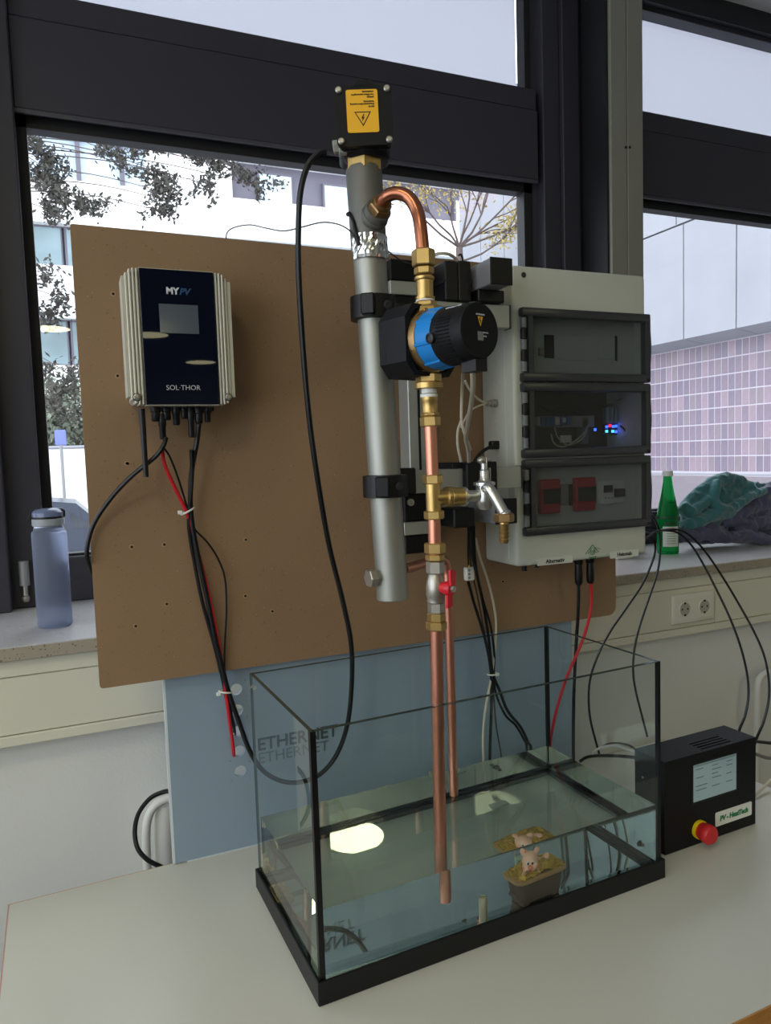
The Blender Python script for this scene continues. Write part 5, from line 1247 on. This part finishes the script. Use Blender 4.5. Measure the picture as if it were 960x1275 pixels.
# central bundle
cb = [
 ([(583, 648, .26), (583, 672, .29), (583, 690, .31), (583.5, 703, .33)], .0019, M_cable, 'short black lead above the white connector block'),
 ([(583, 724, .34), (590, 750, .36), (598, 775, .37), (605, 800, .37), (611, 835, .365), (612, 870, .36), (611, 905, .35), (610, 940, .345)], .0030, M_cable, 'thick black cable below the white connector block'),
 ([(587, 648, .26), (588, 690, .30), (596, 725, .35), (603, 760, .37), (609, 800, .37), (613, 836, .365), (622, 860, .36), (632, 885, .35), (648, 905, .34), (658, 925, .335), (661, 933, .335)], .0030, M_cable, 'black cable spreading furthest right behind the aquarium'),
 ([(590, 648, .26), (592, 700, .31), (601, 745, .36), (611, 780, .37), (615.5, 815, .37), (615, 836, .365), (617, 862, .36), (629, 890, .35), (642, 903, .345), (652, 920, .34), (656, 932, .335)], .0024, M_cable, 'black cable just inside the rightmost one behind the aquarium'),
 ([(585, 648, .26), (586, 700, .33), (594, 740, .36), (601, 775, .37), (607, 810, .37), (611, 838, .365), (615, 870, .36), (618, 905, .35), (624, 942, .345)], .0016, M_thin, 'thin grey brown wire in the central bundle'),
 ([(592, 670, .30), (598, 695, .33), (608, 725, .36), (616, 760, .375), (617.5, 785, .375), (616, 810, .372), (613, 838, .365), (607, 868, .36), (603, 895, .35), (601.5, 920, .345), (602, 945, .34)], .0024, M_whitec, 'off white cable weaving through the central bundle'),
]
for pts, r_, m_, lab in cb:
    if pts[-1][1] > 900: e_ = P(*pts[-1]); pts.append(V((e_.x+.004, e_.y+.01, e_.z*.4))); pts.append(V((e_.x+.008, e_.y+.02, .006)))
    cable(pts, r_, m_, lab)
q = P(584, 714, .335)
cb_ = thing('connector_block', 'small white connector block hanging in the central cable bundle', 'connector', (q.x, q.y, q.z-.014))
B(q.x-.009, q.x+.009, q.y-.006, q.y+.006, q.z-.013, q.z+.012, bev=.002).build('block_body', M_white, cb_)
for dz in (-.007, 0, .007): MB().cyl((q.x-.003, q.y-.0055, q.z+dz), (q.x-.003, q.y-.0068, q.z+dz), .0026, seg=10).build('clamp_hole', M_alug, cb_)
MB().tube([(q.x, q.y, q.z+.010), (q.x+.001, q.y-.001, q.z+.026)], .0013, 6).build('wire_end', M_yelr, cb_)
q = P(613, 839, .362); o_ = MB().tube([q+V((math.cos(t_)*.010, math.sin(t_)*.008, 0)) for t_ in [math.radians(30*k) for k in range(13)]], .0016, 6, 2).box(q.x+.004, q.x+.010, q.y-.010, q.y-.005, q.z-.003, q.z+.003, bev=.0005).build('cable_tie', M_white); tag(o_, 'white cable tie around the central bundle behind the aquarium', 'cable tie')
# leads under the enclosure
cable([(720.5, 724, .33), (720.5, 742, .33), (719.5, 770, .335), (717.5, 800, .34), (715, 850, .345), (714, 900, .37), (714, 930, .40), (714, 952, .415)], .0034, M_cable, 'straight black lead hanging from the left plug under the enclosure')
cable([(735.5, 724, .33), (736.5, 742, .33), (735, 762, .33), (728, 790, .33), (718, 815, .33), (705, 845, .33), (694, 880, .33), (687, 912, .345), (685, 930, .355), (684, 962, .37)], .0030, M_redc, 'red lead curving down from the right plug under the enclosure')
# four loops at right
cable([(798, 640, .40), (804, 637, .42), (813, 643, .44), (820.5, 660, .46), (822, 688, .46), (818, 715, .46), (807, 748, .45), (797, 778, .44), (790, 808, .43), (788.5, 838, .42), (792, 862, .435), (799, 890, .445), (806, 917, .452)], .0026, M_cable, 'black lead right of the enclosure, hanging nearest the green bottle')
cable([(798, 664, .40), (805, 663, .42), (813, 669, .44), (816, 684, .45), (811, 703, .45), (799, 729, .45), (780, 757, .44), (760, 786, .43), (745, 815, .42), (735.5, 843, .42), (733, 868, .43), (735, 895, .44), (741, 920, .45), (746, 938, .455)], .0026, M_cable, 'black lead right of the enclosure, bowing furthest left behind the tank')
cable([(800, 676, .40), (807, 668, .42), (815, 662.5, .44), (829, 660.5, .46), (845, 664, .46), (861, 679, .45), (877, 705, .43), (893, 736, .40), (909, 770, .36), (922, 805, .31), (930, 838, .27), (932, 865, .23), (928, 890, .19), (921, 908, .17), (917, 928, .165)], .0026, M_cable, 'black lead arching right to the controller top, the inner of two')
cable([(822, 660, .44), (835, 659, .46), (850, 661, .46), (865, 672, .46), (882, 692, .45), (902, 722, .43), (921, 754, .40), (938, 785, .36), (951, 815, .31), (957, 845, .27), (957, 872, .23), (951, 898, .19), (943, 917, .17), (936, 938, .165)], .0026, M_cable, 'black lead arching right past the controller, the outer of two')
# leads at the controller
cable([PZ(800, 945, .140), PZ(780, 942, .110), PZ(760, 941, .070), PZ(742, 941, .032), PZ(730, 943, .012), PZ(722, 948, .005)], .0034, M_cable, 'black lead lying on the table behind the controller')
cable([PZ(800, 940, .150), PZ(785, 934, .120), PZ(765, 929, .075), PZ(748, 931, .035), PZ(739, 937, .012), PZ(737, 943, .005)], .0028, M_white, 'white lead lying on the table behind the controller')
cable([PZ(799, 938, .155), PZ(785, 929, .135), PZ(772, 925.5, .100), PZ(758, 926, .050), PZ(746, 932, .006)], .0020, M_thin, 'thin grey lead lying on the table behind the controller')
def DW(x, y, z): return V((f1.x+x*math.cos(dang)-y*math.sin(dang), f1.y+x*math.sin(dang)+y*math.cos(dang), z))
cable([DW(dL+.008, .027, .148), (957, 925, .12), (965, 926, .13), (985, 935, .15)], .0030, M_cable, 'upper short lead leaving the controller at its right side')
cable([DW(dL+.008, .027, .128), (957, 944, .13), (968, 940, .14), (985, 938, .16)], .0032, mat('grey_cable', (110, 108, 104), .45), 'grey lead leaving the controller below the upper one')
cable([PZ(940, 990, .006), PZ(952, 979, .010), PZ(962, 970, .02), PZ(975, 962, .02)], .0030, M_whitec, 'off white lead on the table right of the controller')
# behind the table: black loop and white pipes
cable([(214, 985, .47), (204, 986, .49), (187, 994, .51), (173, 1012, .52), (168, 1033, .52), (171, 1055, .51), (183, 1070, .50), (202, 1080, .49)], .0042, M_cable, 'black cable loop behind the table corner left of the blue panel')
def wpipe(pts, r, lab, m_=M_white, name='heating_pipe'):
    ps = [P(*p_) for p_ in pts]; o_ = MB().tube(ps, r, 14, 7).build(name, m_, None, loc=tuple(ps[-1])); tag(o_, lab, 'pipe'); return o_
wpipe([(218, 993, .64), (205, 996, .64), (192, 1004, .64), (184, 1020, .64), (182, 1045, .64), (184, 1090, .64), (187, 1150, .64)], .0085, 'thin white heating pipe bending down behind the table, left of blue panel')
wpipe([(206, 1000, .66), (206, 1040, .66), (208, 1100, .66), (210, 1160, .66)], .022, 'wide white pipe standing behind the left of the blue panel')
wpipe([(975, 836, .64), (962, 836, .64), (950, 840, .64), (944, 852, .64), (943, 880, .64), (942, 940, .64), (941, 1000, .64)], .0095, 'white heating pipe bending down at the wall right of the controller')
